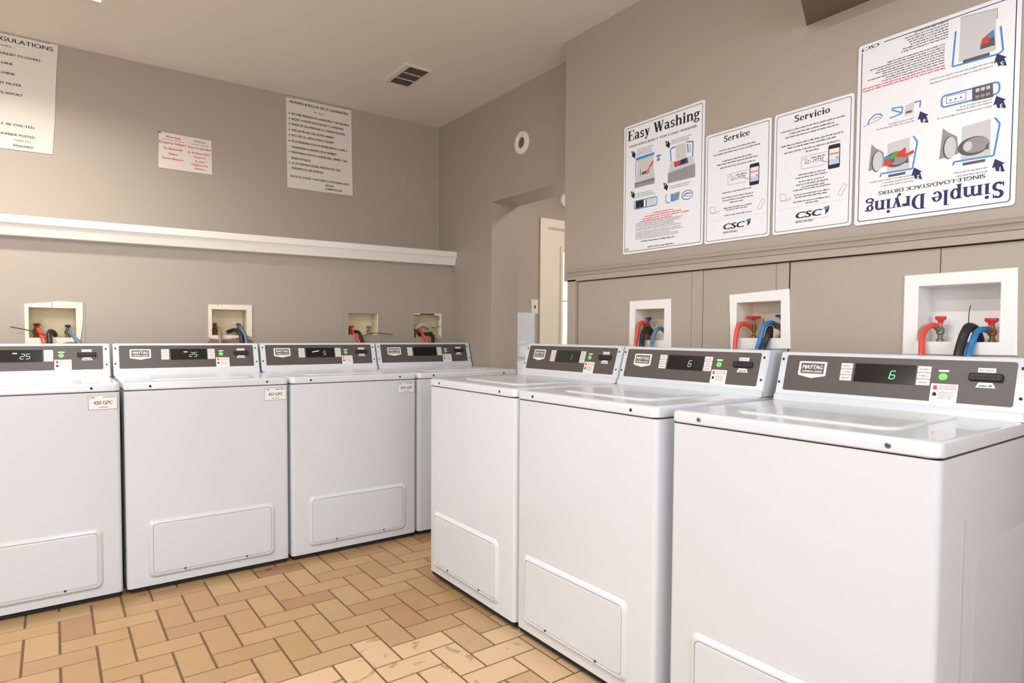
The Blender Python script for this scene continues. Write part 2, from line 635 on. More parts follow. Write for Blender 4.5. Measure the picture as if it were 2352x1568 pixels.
# ceiling (falls a little towards the left)
bm = bmesh.new()
v = [bm.verts.new((x, y, ceil_z(x) + dz)) for dz in (0, .12) for x, y in ((X0 - .3, Y0 - .3), (2.7, Y0 - .3), (2.7, .75), (X0 - .3, .75))]
for f in ((0, 1, 2, 3), (7, 6, 5, 4), (0, 4, 5, 1), (1, 5, 6, 2), (2, 6, 7, 3), (3, 7, 4, 0)):
    bm.faces.new([v[i] for i in f])
struct(finish('ceiling', bm, M_CEIL))


def holed(bm, fr, s0, s1, z0, z1, holes, n=0.0, mi=0):
    """a flat wall face with rectangular holes (s0, s1, z0, z1)"""
    S = sorted({s0, s1, *[h[0] for h in holes], *[h[1] for h in holes]})
    Z = sorted({z0, z1, *[h[2] for h in holes], *[h[3] for h in holes]})
    for a, b in zip(S, S[1:]):
        for c, d in zip(Z, Z[1:]):
            m_, k_ = (a + b) / 2, (c + d) / 2
            if not any(h[0] < m_ < h[1] and h[2] < k_ < h[3] for h in holes):
                frect(bm, fr, a, c, b, d, n, mi)


FL = lambda y: Frame((0, y, 0), (1, 0, 0), (0, 0, 1), (0, -1, 0))       # faces the room, s = x
FRR = lambda x: Frame((x, 0, 0), (0, -1, 0), (0, 0, 1), (-1, 0, 0))     # right walls, s = -y

# back wall: upper part, and the furred-out plumbing wall below with holes for the outlet boxes
OUTL = [(-2.212, -2.022, 1.105, 1.256), (-1.388, -1.201, 1.122, 1.271), (-0.579, -0.381, 1.128, 1.270), (-0.106, 0.112, 1.111, 1.281)]
bm = bmesh.new()
# door opening in the far end, seen through the right opening
frect(bm, FL(YB), X0, 1.58, XR + .1, 2.72, 0)
struct(finish('wall_back', bm, M_WALL))
bm = bmesh.new()
holed(bm, FL(YL), X0, XR + .005, 0, 1.69, OUTL)
frect(bm, Frame((0, 0, 1.69), (1, 0, 0), (0, 1, 0), (0, 0, 1)), X0, YL, XR + .005, YB, 0)
struct(finish('wall_back_lower', bm, M_WALL, recalc=False))
# a dark void behind the plumbing wall, so that its holes are real openings
# white ledge that caps the plumbing wall
t = thing('wall_ledge', 'long white moulded ledge capping the lower left wall above the machines', 'ledge', ((X0 + XR) / 2, YL, 1.64))
bm = bmesh.new()
sl = 0.012
prof_top = [(-.062, .030), (-.066, .036), (-.066, .066), (-.062, .072), (.19, .072), (.19, .030)]
prof_cov = [(.0, .030), (-.057, .030), (-.042, -.0215), (-.040, -.024), (0, -.024)]
hx = (XR - X0) / 2 - .001


def extr(bm, prof):
    loops(bm, [[Vector((sx, y, z + sl * (sx - hx + 1.1))) for y, z in prof] for sx in (-hx, hx)], True, True)


extr(bm, prof_top)
finish('shelf_board', bm, M_TRIM, t)
bm = bmesh.new()
extr(bm, prof_cov)
finish('cove_moulding', bm, M_TRIM, t)

# rear right wall with the opening to the corridor
bm = bmesh.new()
box(bm, (XR, -0.31, 0), (XR + .215, YB + .02, ceil_z(XR) + .03))
box(bm, (XR, -2.2, HD), (XR + .215, -0.3099, ceil_z(XR) + .03))
struct(finish('wall_right_rear', bm, M_WALL))
# front right wall
bm = bmesh.new()
box(bm, (XF, Y0 - .1, 0 + 1.42), (XR + .215, -1.232, ceil_z(XF) + .03))
box(bm, (XF + .135, Y0 - .1, 0), (XR + .215, -1.232, 1.42))
struct(finish('wall_right', bm, M_WALL))

# panelled plumbing wall below, frame boards round recessed sheets
OUTR = [(2.949, 3.162, 1.125, 1.296), (2.296, 2.487, 1.130, 1.270), (1.756, 1.930, 1.116, 1.257)]
bm = bmesh.new()
frR = FRR(0)
SHEETS = [(1.357, 2.074), (2.0765, 2.1315), (2.134, 2.461), (2.4635, 2.513), (2.5185, 3.0045), (3.007, 4.2), (4.203, 6.2)]
for i, (a, b) in enumerate(SHEETS):
    n = -XP if i not in (1, 3) else -XP + .0015
    hs = [h for h in OUTR if h[1] > a and h[0] < b]
    hs = [(max(h[0], a), min(h[1], b), h[2], h[3]) for h in hs]
    holed(bm, frR, a, b, 0, 1.4085, hs, n)
    for s in (a, b):   # edges of the sheets, none across the boxes
        cut = [h for h in OUTR if h[0] < s < h[1]]
        for z0, z1 in ([(0, cut[0][2]), (cut[0][3], 1.4085)] if cut else [(0, 1.4085)]):
            flat(bm, Frame((0, -s, 0), (1, 0, 0), (0, 0, 1), (0, 1, 0)), ((-n, z0), (-n + .006, z0), (-n + .006, z1), (-n, z1)), 0)
    frect(bm, Frame((0, 0, 1.4085), (0, -1, 0), (1, 0, 0), (0, 0, 1)), a, -n, b, -n + .006, 0)
struct(finish('wall_right_lower', bm, M_WALL))
bm = bmesh.new()
holed(bm, frR, 1.30, 6.2, 0, 1.44, OUTR, -XP - .008)
struct(finish('gap_shade', bm, M_GAP))            # dark backing paints the shade in the gaps between the sheets
bm = bmesh.new()
# stile at the far end and moulded rail along the top
box(bm, (.020, -1.352, 0), (.18, -1.288, 1.42))
rail = [(.020, 1.4125), (.020, 1.437), (.014, 1.440), (.014, 1.4425), (.020, 1.449), (.026, 1.4535), (.024, 1.457), (.018, 1.460), (.016, 1.4665), (.020, 1.470), (.036, 1.476), (.047, 1.4775), (.047, 1.4125)]
loops(bm, [[Vector((x, y, z)) for x, z in rail] for y in (-6.2, -1.284)], True, True)
struct(finish('trim_2', bm, M_WALL))

# corridor beyond the opening
bm = bmesh.new()
DX0, DX1, DZ = 1.228, 2.09, 2.048
holed(bm, FL(YB), XR + .215, 2.6, 0, 2.72, [(DX0, DX1, 0, DZ)])
struct(finish('wall_corridor_end', bm, M_WALL, recalc=False))
bm = bmesh.new()
frect(bm, Frame((2.6, 0, 0), (0, -1, 0), (0, 0, 1), (-1, 0, 0)), -.4, 0, 2.6, 2.75, 0)
frect(bm, Frame((0, -2.5, 0), (1, 0, 0), (0, 0, 1), (0, 1, 0)), .3, 0, 2.65, 2.75, 0)
struct(finish('wall_corridor_far', bm, M_WALL, recalc=False))

# rest of the room behind the camera
bm = bmesh.new()
holed(bm, Frame((0, Y0, 0), (1, 0, 0), (0, 0, 1), (0, 1, 0)), X0, XF, 0, 2.72, [(-3.5, -0.9, .8, 2.3)])
struct(finish('wall_front', bm, M_WALL, recalc=False))
bm = bmesh.new()
holed(bm, Frame((X0, 0, 0), (0, 1, 0), (0, 0, 1), (1, 0, 0)), Y0, YB, 0, 2.72, [(-4.6, -2.6, .9, 2.2)])
struct(finish('wall_left', bm, M_WALL, recalc=False))


def window(name, fr, s0, s1, z0, z1):
    bm = bmesh.new()
    for a, b, c, d in ((s0, s1, z0, z0 + .05), (s0, s1, z1 - .05, z1), (s0, s0 + .05, z0, z1), (s1 - .05, s1, z0, z1), ((s0 + s1) / 2 - .02, (s0 + s1) / 2 + .02, z0, z1)):
        plate(bm, fr, [(a, c), (b, c), (b, d), (a, d)], -.06, .01)
    o = struct(finish(name, bm, M_TRIM))
    bm = bmesh.new()
    plate(bm, fr, [(s0, z0), (s1, z0), (s1, z1), (s0, z1)], -.04, -.036)
    finish('window_pane', bm, M_GLASS, o)


window('window_1', Frame((0, Y0, 0), (1, 0, 0), (0, 0, 1), (0, 1, 0)), -3.5, -0.9, .8, 2.3)
window('fill_window', Frame((X0, 0, 0), (0, 1, 0), (0, 0, 1), (1, 0, 0)), -4.6, -2.6, .9, 2.2)  # unseen window added around the left fill light

# door in the corridor: casing, leaf with a glazed panel
bm = bmesh.new()
f = FL(YB)
for a, b, c, d in ((DX0 - .074, DX0, 0, DZ + .068), (DX1, DX1 + .074, 0, DZ + .068), (DX0, DX1, DZ, DZ + .068)):
    plate(bm, f, [(a, c), (b, c), (b, d), (a, d)], 0, .018)
for a, b, c, d in ((DX0 - .03, DX0 + .03, 0, DZ + .03), (DX1 - .03, DX1 + .03, 0, DZ + .03), (DX0 + .03, DX1 - .03, DZ - .03, DZ + .03), (DX0 + .03, DX1 - .03, -.01, .03)):
    plate(bm, f, [(a, c), (b, c), (b, d), (a, d)], -.10, -.056)
dr = struct(finish('door_1', bm, M_DOOR))
bm = bmesh.new()
GX0, GX1, GZ0, GZ1 = DX0 + .165, DX1 - .165, .95, 1.895
for a, b, c, d in ((DX0 + .007, GX0, .01, DZ - .007), (GX1, DX1 - .007, .01, DZ - .007), (GX0, GX1, .01, GZ0), (GX0, GX1, GZ1, DZ - .007)):
    plate(bm, f, [(a, c), (b, c), (b, d), (a, d)], -.055, -.014)
finish('door_leaf', bm, M_DOOR, dr)
bm = bmesh.new()
for a, b, c, d in ((GX0, GX0 + .022, GZ0 + .022, GZ1 - .04), (GX1 - .022, GX1, GZ0 + .022, GZ1 - .04), (GX0, GX1, GZ0, GZ0 + .022), (GX0, GX1, GZ1 - .04, GZ1), (GX0 + .022, GX1 - .022, 1.425, 1.437)):
    plate(bm, f, [(a, c), (b, c), (b, d), (a, d)], -.04, .004)
finish('glazing_bead', bm, M_DOOR, dr)
bm = bmesh.new()
plate(bm, f, [(GX0, GZ0), (GX1, GZ0), (GX1, GZ1), (GX0, GZ1)], -.03, -.026)
finish('door_pane', bm, M_GLASS, dr)

# switch plate
t = thing('wall_switch', 'small ivory switch plate on the corridor wall left of the cream door', 'switch', (1.108, YB, 1.37))
fs = Frame((0, 0, 0), (1, 0, 0), (0, 0, 1), (0, -1, 0))
bm = bmesh.new()
loops(bm, [[fs(x, y, n) for x, y in rrect(-.038 + i, -.060 + i, .038 - i, .060 - i, .004)] for i, n in ((0, .0002), (0, .003), (.003, .006))], True, True)
finish('cover_plate', bm, M_SWITCH, t)
bm = bmesh.new()
plate(bm, fs, [(-.005, -.012), (.005, -.012), (.005, .012), (-.005, .012)], .006, .013)
finish('toggle', bm, M_DGREY, t)

CABX = .974
# white cabinet at the end of the corridor wall
t = thing('utility_cabinet', 'tall plain white cabinet in the corridor beyond the opening, under the switch', 'cabinet', (CABX - .20, .305, 0))
bm = bevbox((-.2, -.09, .03), (.200, .09, 1.312), .008, 2)
finish('cabinet_body', bm, M_ENAMEL, t, smooth='auto')
bm = bevbox((-.14, -.104, .95), (.185, -.0902, 1.07), .004, 2)
finish('drawer', bm, M_ENAMEL, t, smooth='auto')
bm = bevbox((-.19, -.08, 0.0), (.19, .08, .031), .003, 1)
finish('plinth', bm, M_GAP, t)

# round white escutcheon on the wall above the opening, sounder in the corridor
t = thing('wall_ring', 'round white ring plate with dark centre on the wall above the corridor opening', 'fitting', (XR, -.643, 2.311))
bm = bmesh.new()
prof = [(.0335, -.0005), (.071, -.0005), (.071, -.006), (.066, -.013), (.052, -.016), (.040, -.015), (.0335, -.012)]
lathe_r = [[Vector((h, r * math.cos(2 * PI * k / 32), r * math.sin(2 * PI * k / 32))) for k in range(32)] for r, h in prof]
loops(bm, lathe_r + [lathe_r[0]], False, False)
bmesh.ops.remove_doubles(bm, verts=bm.verts[:], dist=1e-6)
finish('ring_plate', bm, M_TRIM, t, smooth='auto')
bm = bmesh.new()
lathe(bm, (0, 0, 0), [(.0334, -.0005), (.0334, -.004), (.012, -.006), (.003, -.008)], 24, 'x')
finish('sensor_face', bm, M_DKBROWN, t, smooth='auto')
t = thing('alarm_sounder', 'round white sounder high on the corridor wall above the cream door', 'alarm', (1.436, YB, 2.293))
bm = bmesh.new()
lathe(bm, (0, 0, 0), [(.062, -.0005), (.062, -.012), (.056, -.020), (.035, -.022), (.01, -.022)], 32, 'y')
finish('housing', bm, M_TRIM, t, smooth='auto')
bm = bmesh.new()
lathe(bm, (.012, 0, -.010), [(.020, -.0215), (.020, -.026), (.012, -.027)], 24, 'y')
finish('grille', bm, M_DGREY, t, smooth='auto')
bm = bmesh.new()
lathe(bm, (-.002, 0, .036), [(.010, -.019), (.010, -.025), (.005, -.0255)], 20, 'y')
finish('strobe_lens', bm, M_BLACK, t, smooth='auto')

# added dark box imitating a cast shadow high on the right wall
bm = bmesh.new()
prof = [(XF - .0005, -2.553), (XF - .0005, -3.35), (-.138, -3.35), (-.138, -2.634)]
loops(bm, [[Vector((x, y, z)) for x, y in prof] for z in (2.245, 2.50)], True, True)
tag(finish('shadow_box', bm, M_DKBROWN), 'added dark box imitating a cast shadow on the right wall, above the posters', 'shadow stand-in')

# ceiling vent
t = thing('ceiling_vent', 'white ceiling air vent with three dark louvred openings', 'vent', (-.425, -.345, ceil_z(-.425)))
bm = bmesh.new()
fv = Frame((0, 0, 0), (1, 0, 0), (0, 1, 0), (0, 0, -1))
vx0, vx1, vy0, vy1 = -.075, .076, -.146, .150
ops = [(-.052, .070, -.137, -.050), (-.052, .070, -.040, .040), (-.052, .070, .050, .135)]
holed(bm, fv, vx0, vx1, vy0, vy1, ops, .012)
for (a, b, c, d) in ops:
    for p, q in (((a, c), (b, c)), ((b, c), (b, d)), ((b, d), (a, d)), ((a, d), (a, c))):
        bm.faces.new([bm.verts.new(fv(*p, .012)), bm.verts.new(fv(*q, .012)), bm.verts.new(fv(*q, .001)), bm.verts.new(fv(*p, .001))])
for p, q in (((vx0, vy0), (vx1, vy0)), ((vx1, vy0), (vx1, vy1)), ((vx1, vy1), (vx0, vy1)), ((vx0, vy1), (vx0, vy0))):
    e = lambda w: (w[0] + (.004 if w[0] > 0 else -.018), w[1] + (.004 if w[1] > 0 else -.004))
    bm.faces.new([bm.verts.new(fv(*p, .012)), bm.verts.new(fv(*q, .012)), bm.verts.new(fv(*e(q), .0005)), bm.verts.new(fv(*e(p), .0005))])
finish('vent_frame', bm, M_VENT, t)
bm = bmesh.new()
frect(bm, fv, vx0, vy0, vx1, vy1, .0012)
finish('duct_mouth', bm, M_GAP, t)
for (a, b, c, d) in ops:
    bm = bmesh.new()
    for k in range(5):
        y = c + (d - c) * (k + .5) / 5
        loops(bm, [[fv(x, y - .005, .0015), fv(x, y - .0042, .0015), fv(x, y + .006, .0105), fv(x, y + .005, .0105)] for x in (a, b)], True, True)
    finish('louver', bm, M_FASCIA, t)

# strip lights; the far left one is added as unseen fill
for i, (x, y, rz, lb) in enumerate(((-2.525, -.43, 0, 'slim white strip light at the top left edge, on the ceiling nearest the left wall'), (-1.85, -2.95, PI / 2, 'slim white strip light on the ceiling above the camera'), (-3.5, -2.3, PI / 2, 'added fill strip light, out of view on the ceiling at the far left'))):
    t = thing('strip_light', lb, 'ceiling light', (x, y, ceil_z(x)), rz, 'strip lights on the ceiling')
    bm = bevbox((-.603, -.070, -.034), (.603, .070, .014), .006, 2)
    finish('light_body', bm, M_TRIM, t, smooth='auto')
    bm = bmesh.new()
    pr = [(.066 * math.cos(a), -.034 - .028 * math.sin(a)) for a in [PI * k / 10 for k in range(11)]]
    loops(bm, [[Vector((x_, py, pz)) for py, pz in pr] for x_ in (-.600, .600)], True, True)
    finish('diffuser', bm, M_DIFF, t)

# ------------------------------------------------------------------ washing machines
WW, DD = 0.685, 0.655
HT, HS = 0.920, 0.8864
ZB = 0.0226
DC, ZC, DT, ZT = 0.527, 0.9236, 0.5697, 1.0754
_mesh = {}


def cached(key, fn, mats, smooth=False):
    if key not in _mesh:
        bm = fn()
        bmesh.ops.recalc_face_normals(bm, faces=bm.faces[:])
        me = bpy.data.meshes.new(key)
        bm.to_mesh(me)
        bm.free()
        for m in (mats if isinstance(mats, (list, tuple)) else [mats]):
            me.materials.append(m)
        if smooth:
            for p in me.polygons:
                p.use_smooth = True
            me.set_sharp_from_angle(angle=math.radians(40))
        _mesh[key] = me
    return _mesh[key]


h_ = WW / 2
vface = Vector((0, DT - DC, ZT - ZC)).normalized()
FC = Frame((-h_, DC, ZC), (1, 0, 0), vface, Vector((0, -(ZT - ZC), DT - DC)))   # console face: u, v along slope, n out
FF = Frame((-h_, 0, 0), (1, 0, 0), (0, 0, 1), (0, -1, 0))                          # front face
FT = Frame((-h_, 0, HT), (1, 0, 0), (0, 1, 0), (0, 0, 1))                          # top


def m_cabinet(panel_a):
    def fn():
        bm = bevbox((-h_ + .0015, .003, ZB), (h_ - .0015, DD, HS - .0035), .016, 4,
                    lambda e: abs(e.verts[0].co.z - e.verts[1].co.z) > .1)
        # pressed stiffening panels on the flanks
        for sgn in (-1, 1):
            fr = Frame((sgn * (h_ - .0015), 0, 0), (0, 1, 0), (0, 0, 1), (sgn, 0, 0))
            loops(bm, [[fr(x, y, n) for x, y in rrect(.20 + i, .10 + i, .585 - i, .665 - i, .05)] for i, n in ((0, 0), (.008, .0009), (.02, .0012))], False, True)
            loops(bm, [[fr(x, y, n) for x, y in rrect(.125 + i, .08 + i, .145 - i, .74 - i, .004)] for i, n in ((0, 0), (.004, .0007))], False, True)
        return bm
    return fn


def m_toppanel():
    bm = bmesh.new()
    rings = []
    for i, z in ((.003, HS - .0), (0, HS + .003), (0, HT - .010), (.0022, HT - .0035), (.0075, HT - .0008), (.014, HT), (.020, HT)):
        rings.append([Vector((x, y, z)) for x, y in rrect(-h_ + .0005 + i, -.002 + i, h_ - .0005 - i, DD, .022, 6)])
    loops(bm, rings, True, True)
    return bm


def m_lid():
    bm = bmesh.new()
    rings = []
    for i, n in ((0, .0002), (.001, .0025), (.005, .0042), (.012, .005), (.03, .0046), (.036, .0045), (.045, .0045)):
        rings.append([FT(x, y, n) for x, y in rrect(.125 + i, .105 + i, .556 - i, .505 - i, .045 if i < .01 else .038, 6)])
    loops(bm, rings, True, True)
    return bm


def m_console():
    bm = bmesh.new()
    prof = [(.521, HT + .0002), (.522, .9236), (DC - .0015, .9415), (DC + .0035, .9425), (DT, ZT), (DT + .003, ZT + .0022), (.578, 1.0785), (.640, 1.0785), (.645, 1.073), (.645, HT + .0002)]
    loops(bm, [[Vector((x, y, z)) for y, z in prof] for x in (-h_ + .001, h_ - .001)], True, True)
    bmesh.ops.recalc_face_normals(bm, faces=bm.faces[:])
    ed = [e for e in bm.edges if abs(e.verts[0].co.x - e.verts[1].co.x) < 1e-5 and max(v.co.z for v in e.verts) > .93]
    bmesh.ops.bevel(bm, geom=ed, offset=.003, segments=2, affect='EDGES')
    return bm


def m_fascia():
    bm = bmesh.new()
    plate(bm, FC, rrect(.026, .031, .656, .150, .006, 4), -.0005, .0016)
    return bm


def m_badge():
    bm = bmesh.new()
    out = [(.0745, .1305), (.1595, .1305), (.163, .128), (.163, .0865), (.160, .084), (.117, .0755), (.074, .084), (.071, .0865), (.071, .128)]
    plate(bm, FC, out, .0016, .0022, 0)
    inn = [(.080, .124), (.154, .124), (.154, .0915), (.117, .0835), (.080, .0915)]
    inn = [(.0785, .1245), (.1555, .1245), (.1555, .0905), (.0785, .0905)]
    flat(bm, FC, inn, .0024, 1)
    text(bm, FC, 'MAYTAG', .117, .1055, .0135, .0026, 0, width=.066, align='c', shear=.12, bold=.06)
    text(bm, FC, 'COMMERCIAL LAUNDRY', .117, .0945, .0062, .0026, 0, width=.068, align='c', bold=.05)
    return bm


def m_buttons(u0, u1, k):
    def fn():
        bm = bmesh.new()
        z0 = .0745 + k * .0188
        plate(bm, FC, rrect(u0, z0, u1, z0 + .0174, .0015, 2), .0016, .0030)
        rg = random.Random(k + int(u0 * 100))
        greek(bm, FC, u0 + .006, u1 - .006, z0 + .0066, .0035, .0031, 1, rg)
        return bm
    return fn


def m_display():
    bm = bmesh.new()
    plate(bm, FC, rrect(.252, .0735, .4205, .1305, .002, 2), .0016, .0034)
    return bm


SEG = {'a': 'h2', 'g': 'h1', 'd': 'h0', 'f': 'v10', 'b': 'v11', 'e': 'v00', 'c': 'v01'}
NUM = {'6': 'afgedc', '5': 'afgcd', '2': 'abged', '1': 'bc', '7': 'abc'}


def m_digits(s, u0, v0, w, hgt, thick):
    def fn():
        bm = bmesh.new()
        for i, ch in enumerate(s):
            x0 = u0 + i * w * 1.45
            for sg in NUM[ch]:
                d = SEG[sg]
                sh = lambda y: .18 * (y - v0)
                if d[0] == 'h':
                    y = v0 + hgt / 2 * int(d[1])
                    x = x0 + sh(y)
                    flat(bm, FC, [(x + thick * .6, y - thick / 2), (x + w - thick * .6, y - thick / 2), (x + w - thick * .2, y), (x + w - thick * .6, y + thick / 2), (x + thick * .6, y + thick / 2), (x + thick * .2, y)], .0037)
                else:
                    ya = v0 + hgt / 2 * int(d[1]) + thick * .3
                    yb = ya + hgt / 2 - thick * .6
                    x = x0 + w * int(d[2])
                    flat(bm, FC, [(x + sh(ya) - thick / 2, ya), (x + sh(ya) + thick / 2, ya), (x + sh(yb) + thick / 2, yb), (x + sh(yb) - thick / 2, yb)], .0037)
        return bm
    return fn


def m_start():
    bm = bmesh.new()
    rings = [[FC(x, y, n) for x, y in disc(FC, .491, .1015, .0112 - i, .0103 - i, 24)] for i, n in ((0, .0016), (0, .0030), (.0015, .0038), (.005, .0034))]
    loops(bm, rings, True, True)
    return bm


def m_startlab():
    bm = bmesh.new()
    plate(bm, FC, [(.479, .1157), (.504, .1157), (.504, .1212), (.479, .1212)], .0016, .0019, 0)
    return bm


def m_sticker():
    bm = bmesh.new()
    plate(bm, FC, rrect(.4645, .0300, .5305, .0818, .0015, 2), .0016, .0023, 0)
    flat(bm, FC, rrect(.4705, .0645, .4800, .0765, .002, 3), .0024, 1)
    flat(bm, FC, [(.4705, .0470), (.4805, .0470), (.4805, .0530), (.4755, .0590), (.4705, .0540)], .0024, 2)
    rg = random.Random(3)
    for y in (.0755, .0705, .0660):
        greek(bm, FC, .4850, .5270, y, .0022, .0024, 3, rg)
    for y in (.0575, .0535, .0490, .0445, .0400):
        greek(bm, FC, .4850, .5270 - rg.random() * .01, y, .0022, .0024, 4, rg)
    return bm


def m_slot():
    bm = bmesh.new()
    rings = [[FC(x, y, n) for x, y in rrect(.553 + i, .0945 + i, .6295 - i, .1155 - i, .004, 3)] for i, n in ((0, .0016), (0, .008), (.003, .0115))]
    loops(bm, rings, True, True, 0)
    frect(bm, FC, .560, .1025, .6215, .1068, .0117, 1)
    return bm


def m_slotlab():
    bm = bmesh.new()
    rg = random.Random(5)
    plate(bm, FC, [(.571, .1190), (.611, .1190), (.611, .1312), (.571, .1312)], .0016, .0020, 0)
    greek(bm, FC, .574, .608, .1235, .0035, .0021, 1, rg)
    return bm


def m_slotlow():
    bm = bmesh.new()
    rg = random.Random(6)
    plate(bm, FC, [(.5695, .0775), (.6145, .0775), (.607, .0915), (.575, .0915)], .0016, .0020, 0)
    greek(bm, FC, .576, .608, .0805, .0048, .0021, 2, rg)
    return bm


def m_screw(fr, u, v, r, n0, n1):
    def fn():
        bm = bmesh.new()
        rings = [[fr(x, y, n) for x, y in disc(fr, u, v, rr, rr, 14)] for rr, n in ((r, n0), (r, n0 + (n1 - n0) * .6), (r * .6, n1))]
        loops(bm, rings, True, True, 0)
        frect(bm, fr, u - r * .55, v - r * .12, u + r * .55, v + r * .12, n1 + .0001, 1)
        return bm
    return fn


def m_access(a):
    def fn():
        bm = bmesh.new()
        x0, x1, z0, z1 = a, a + .535, .0545, .312
        rr = [(0, -.0028, .026), (.004, .0015, .025), (.011, .0072, .022), (.0145, .0082, .020), (.0172, .0076, .018), (.0182, .0030, .0175)]
        loops(bm, [[FF(x, z, n) for x, z in rrect(x0 + i, z0 + i, x1 - i, z1 - i, r, 6)] for i, n, r in rr], True, True)
        return bm
    return fn


def m_accplate(a):
    def fn():
        bm = bmesh.new()
        x0, x1, z0, z1 = a + .0202, a + .535 - .0202, .0545 + .0202, .312 - .0202
        loops(bm, [[FF(x, z, n) for x, z in rrect(x0 + i, z0 + i, x1 - i, z1 - i, .016, 6)] for i, n in ((0, .0030), (0, .0062), (.002, .0072), (.006, .0072))], True, True)
        return bm
    return fn


def m_plate(s, seed):
    def fn():
        bm = bmesh.new()
        x0, x1, z0, z1 = .572, .674, .811, .872
        plate(bm, FF, rrect(x0, z0, x1, z1, .003, 3), -.0028, -.0020, 0)
        for a, b, c, d in ((x0, x1, z0, z0 + .0018), (x0, x1, z1 - .0018, z1), (x0, x0 + .0018, z0, z1), (x1 - .0018, x1, z0, z1)):
            frect(bm, FF, a, c, b, d, -.0018, 1)
        rg = random.Random(seed)
        text(bm, FF, s, (x0 + x1) / 2, z0 + .022, .0145, -.0017, 2, width=.066, align='c', shear=.1, bold=.03)
        text(bm, FF, 'CSC', x0 + .006, z1 - .0125, .007, -.0017, 2, shear=.2, bold=.06)
        greek(bm, FF, x0 + .052, x1 - .006, z1 - .010, .0042, -.0017, 2, rg)
        greek(bm, FF, x0 + .036, x0 + .072, z0 + .008, .0045, -.0017, 1, rg)
        return bm
    return fn


def m_bar(u0, v0, u1, v1):
    bm = bmesh.new()
    flat(bm, FC, [(u0, v0 - .0022), (u1, v1 - .0022), (u1, v1 + .0022), (u0, v0 + .0022)], .0037)
    return bm


def m_toe_shade():  # dark block added to paint the shade under the cabinet
    bm = bmesh.new()
    box(bm, (-h_ + .012, .012, .003), (h_ - .012, DD - .02, ZB + .002))
    return bm


def washer(label, loc, rotz, pa, screws_dark, digits=None, plate_text=None, lift=0.0, seed=0, ledmat=None, bit=None, bar=None):
    t = thing('washing_machine', label, 'washing machine', loc, rotz, 'coin laundry washing machines')
    inst('cabinet', cached('cabinet', m_cabinet(pa), M_ENAMEL, True), t)
    inst('toe_shade', cached('toe_shade', m_toe_shade, M_GAP), t)
    inst('seam_shade', cached('seam_shade', lambda: bevbox((-h_ + .006, .008, HS - .0045), (h_ - .006, DD - .005, HS + .002), .001, 1), M_GAP), t)  # dark filler paints the shade in the open seam
    inst('top_panel', cached('top_panel', m_toppanel, M_ENAMEL, True), t)
    lid = inst('lid', cached('lid', m_lid, M_ENAMEL, True), t)
    ap = inst('access_panel', cached('access_panel%.3f' % pa, m_access(pa), M_ENAMEL, True), t)
    inst('panel_plate', cached('panel_plate%.3f' % pa, m_accplate(pa), M_ENAMEL, True), ap)
    for du in (.142, .402):
        inst('screw', cached('pscrew%.3f%.3f' % (pa, du), m_screw(FF, pa + du, .0745, .0042, .0072, .0092), (M_DSCREW, M_INK)), ap)
    for du in (.098, .584):
        inst('screw', cached('lscrew%.3f%d' % (du, screws_dark), m_screw(FF, du, .902, .0052 if screws_dark else .0066, .0015, .0040), (M_DSCREW if screws_dark else M_SCREW, M_INK)), t)
    co = inst('console', cached('console', m_console, M_ENAMEL, True), t)
    inst('control_panel', cached('control_panel', m_fascia, M_FASCIA), co)
    inst('badge', cached('badge', m_badge, (M_WHITEPL, M_FASCIA)), co)
    inst('display', cached('display', m_display, M_BLACK), co)
    if digits:
        inst('display_digit', cached('dig%s%s' % (digits, bit), m_digits(digits, .352 - (len(digits) - 1) * .014, .0875, .0140, .0235, .0027), ledmat or M_LED), co)
    if bar:
        inst('display_bar', cached('bar%.3f' % bar[0], lambda: m_bar(*bar), M_LEDB), co)
    for u0, u1 in ((.2090, .2445), (.4255, .4605)):
        for k in range(3):
            inst('button', cached('btn%.3f%d' % (u0, k), m_buttons(u0, u1, k), (M_BUTTON, M_GREYP)), co)
    inst('start_button', cached('start_button', m_start, M_GREEN, True), co)
    inst('start_caption', cached('start_caption', m_startlab, M_WHITEPL), co)
    inst('instruction_sticker', cached('instruction_sticker', m_sticker, (M_WHITEPL, M_RED, M_INK, M_RED, M_GREYP)), co)
    inst('card_slot', cached('card_slot', m_slot, (M_MATTBLACK, M_INK)), co)
    inst('slot_caption', cached('slot_caption', m_slotlab, (M_WHITEPL, M_GREYP, M_DGREY)), co)
    inst('insert_caption', cached('insert_caption', m_slotlow, (M_WHITEPL, M_GREYP, M_DGREY)), co)
    for u, v in ((.0115, .136), (.0095, .057), (.668, .134), (.670, .055)):
        inst('screw', cached('cscrew%.4f' % u, m_screw(FC, u, v, .0042, .0002, .0028), (M_DSCREW, M_INK)), co)
    for sx in (-1, 1):
        for y in (.06, DD - .06):
            key = 'foot%d%.2f%.4f' % (sx, y, lift)

            def fn(sx=sx, y=y):
                bm = bmesh.new()
                lathe(bm, (sx * (h_ - .05), y, -lift), [(.022, 0.0), (.022, .010), (.009, .012), (.009, lift + ZB + .004)], 16)
                return bm
            inst('leg', cached(key, fn, M_GAP), t)
    if plate_text:
        inst('machine_plate', cached('plate' + plate_text, m_plate(plate_text, seed), (M_WHITEPL, M_GREYP, M_DGREY)), t)
    return t


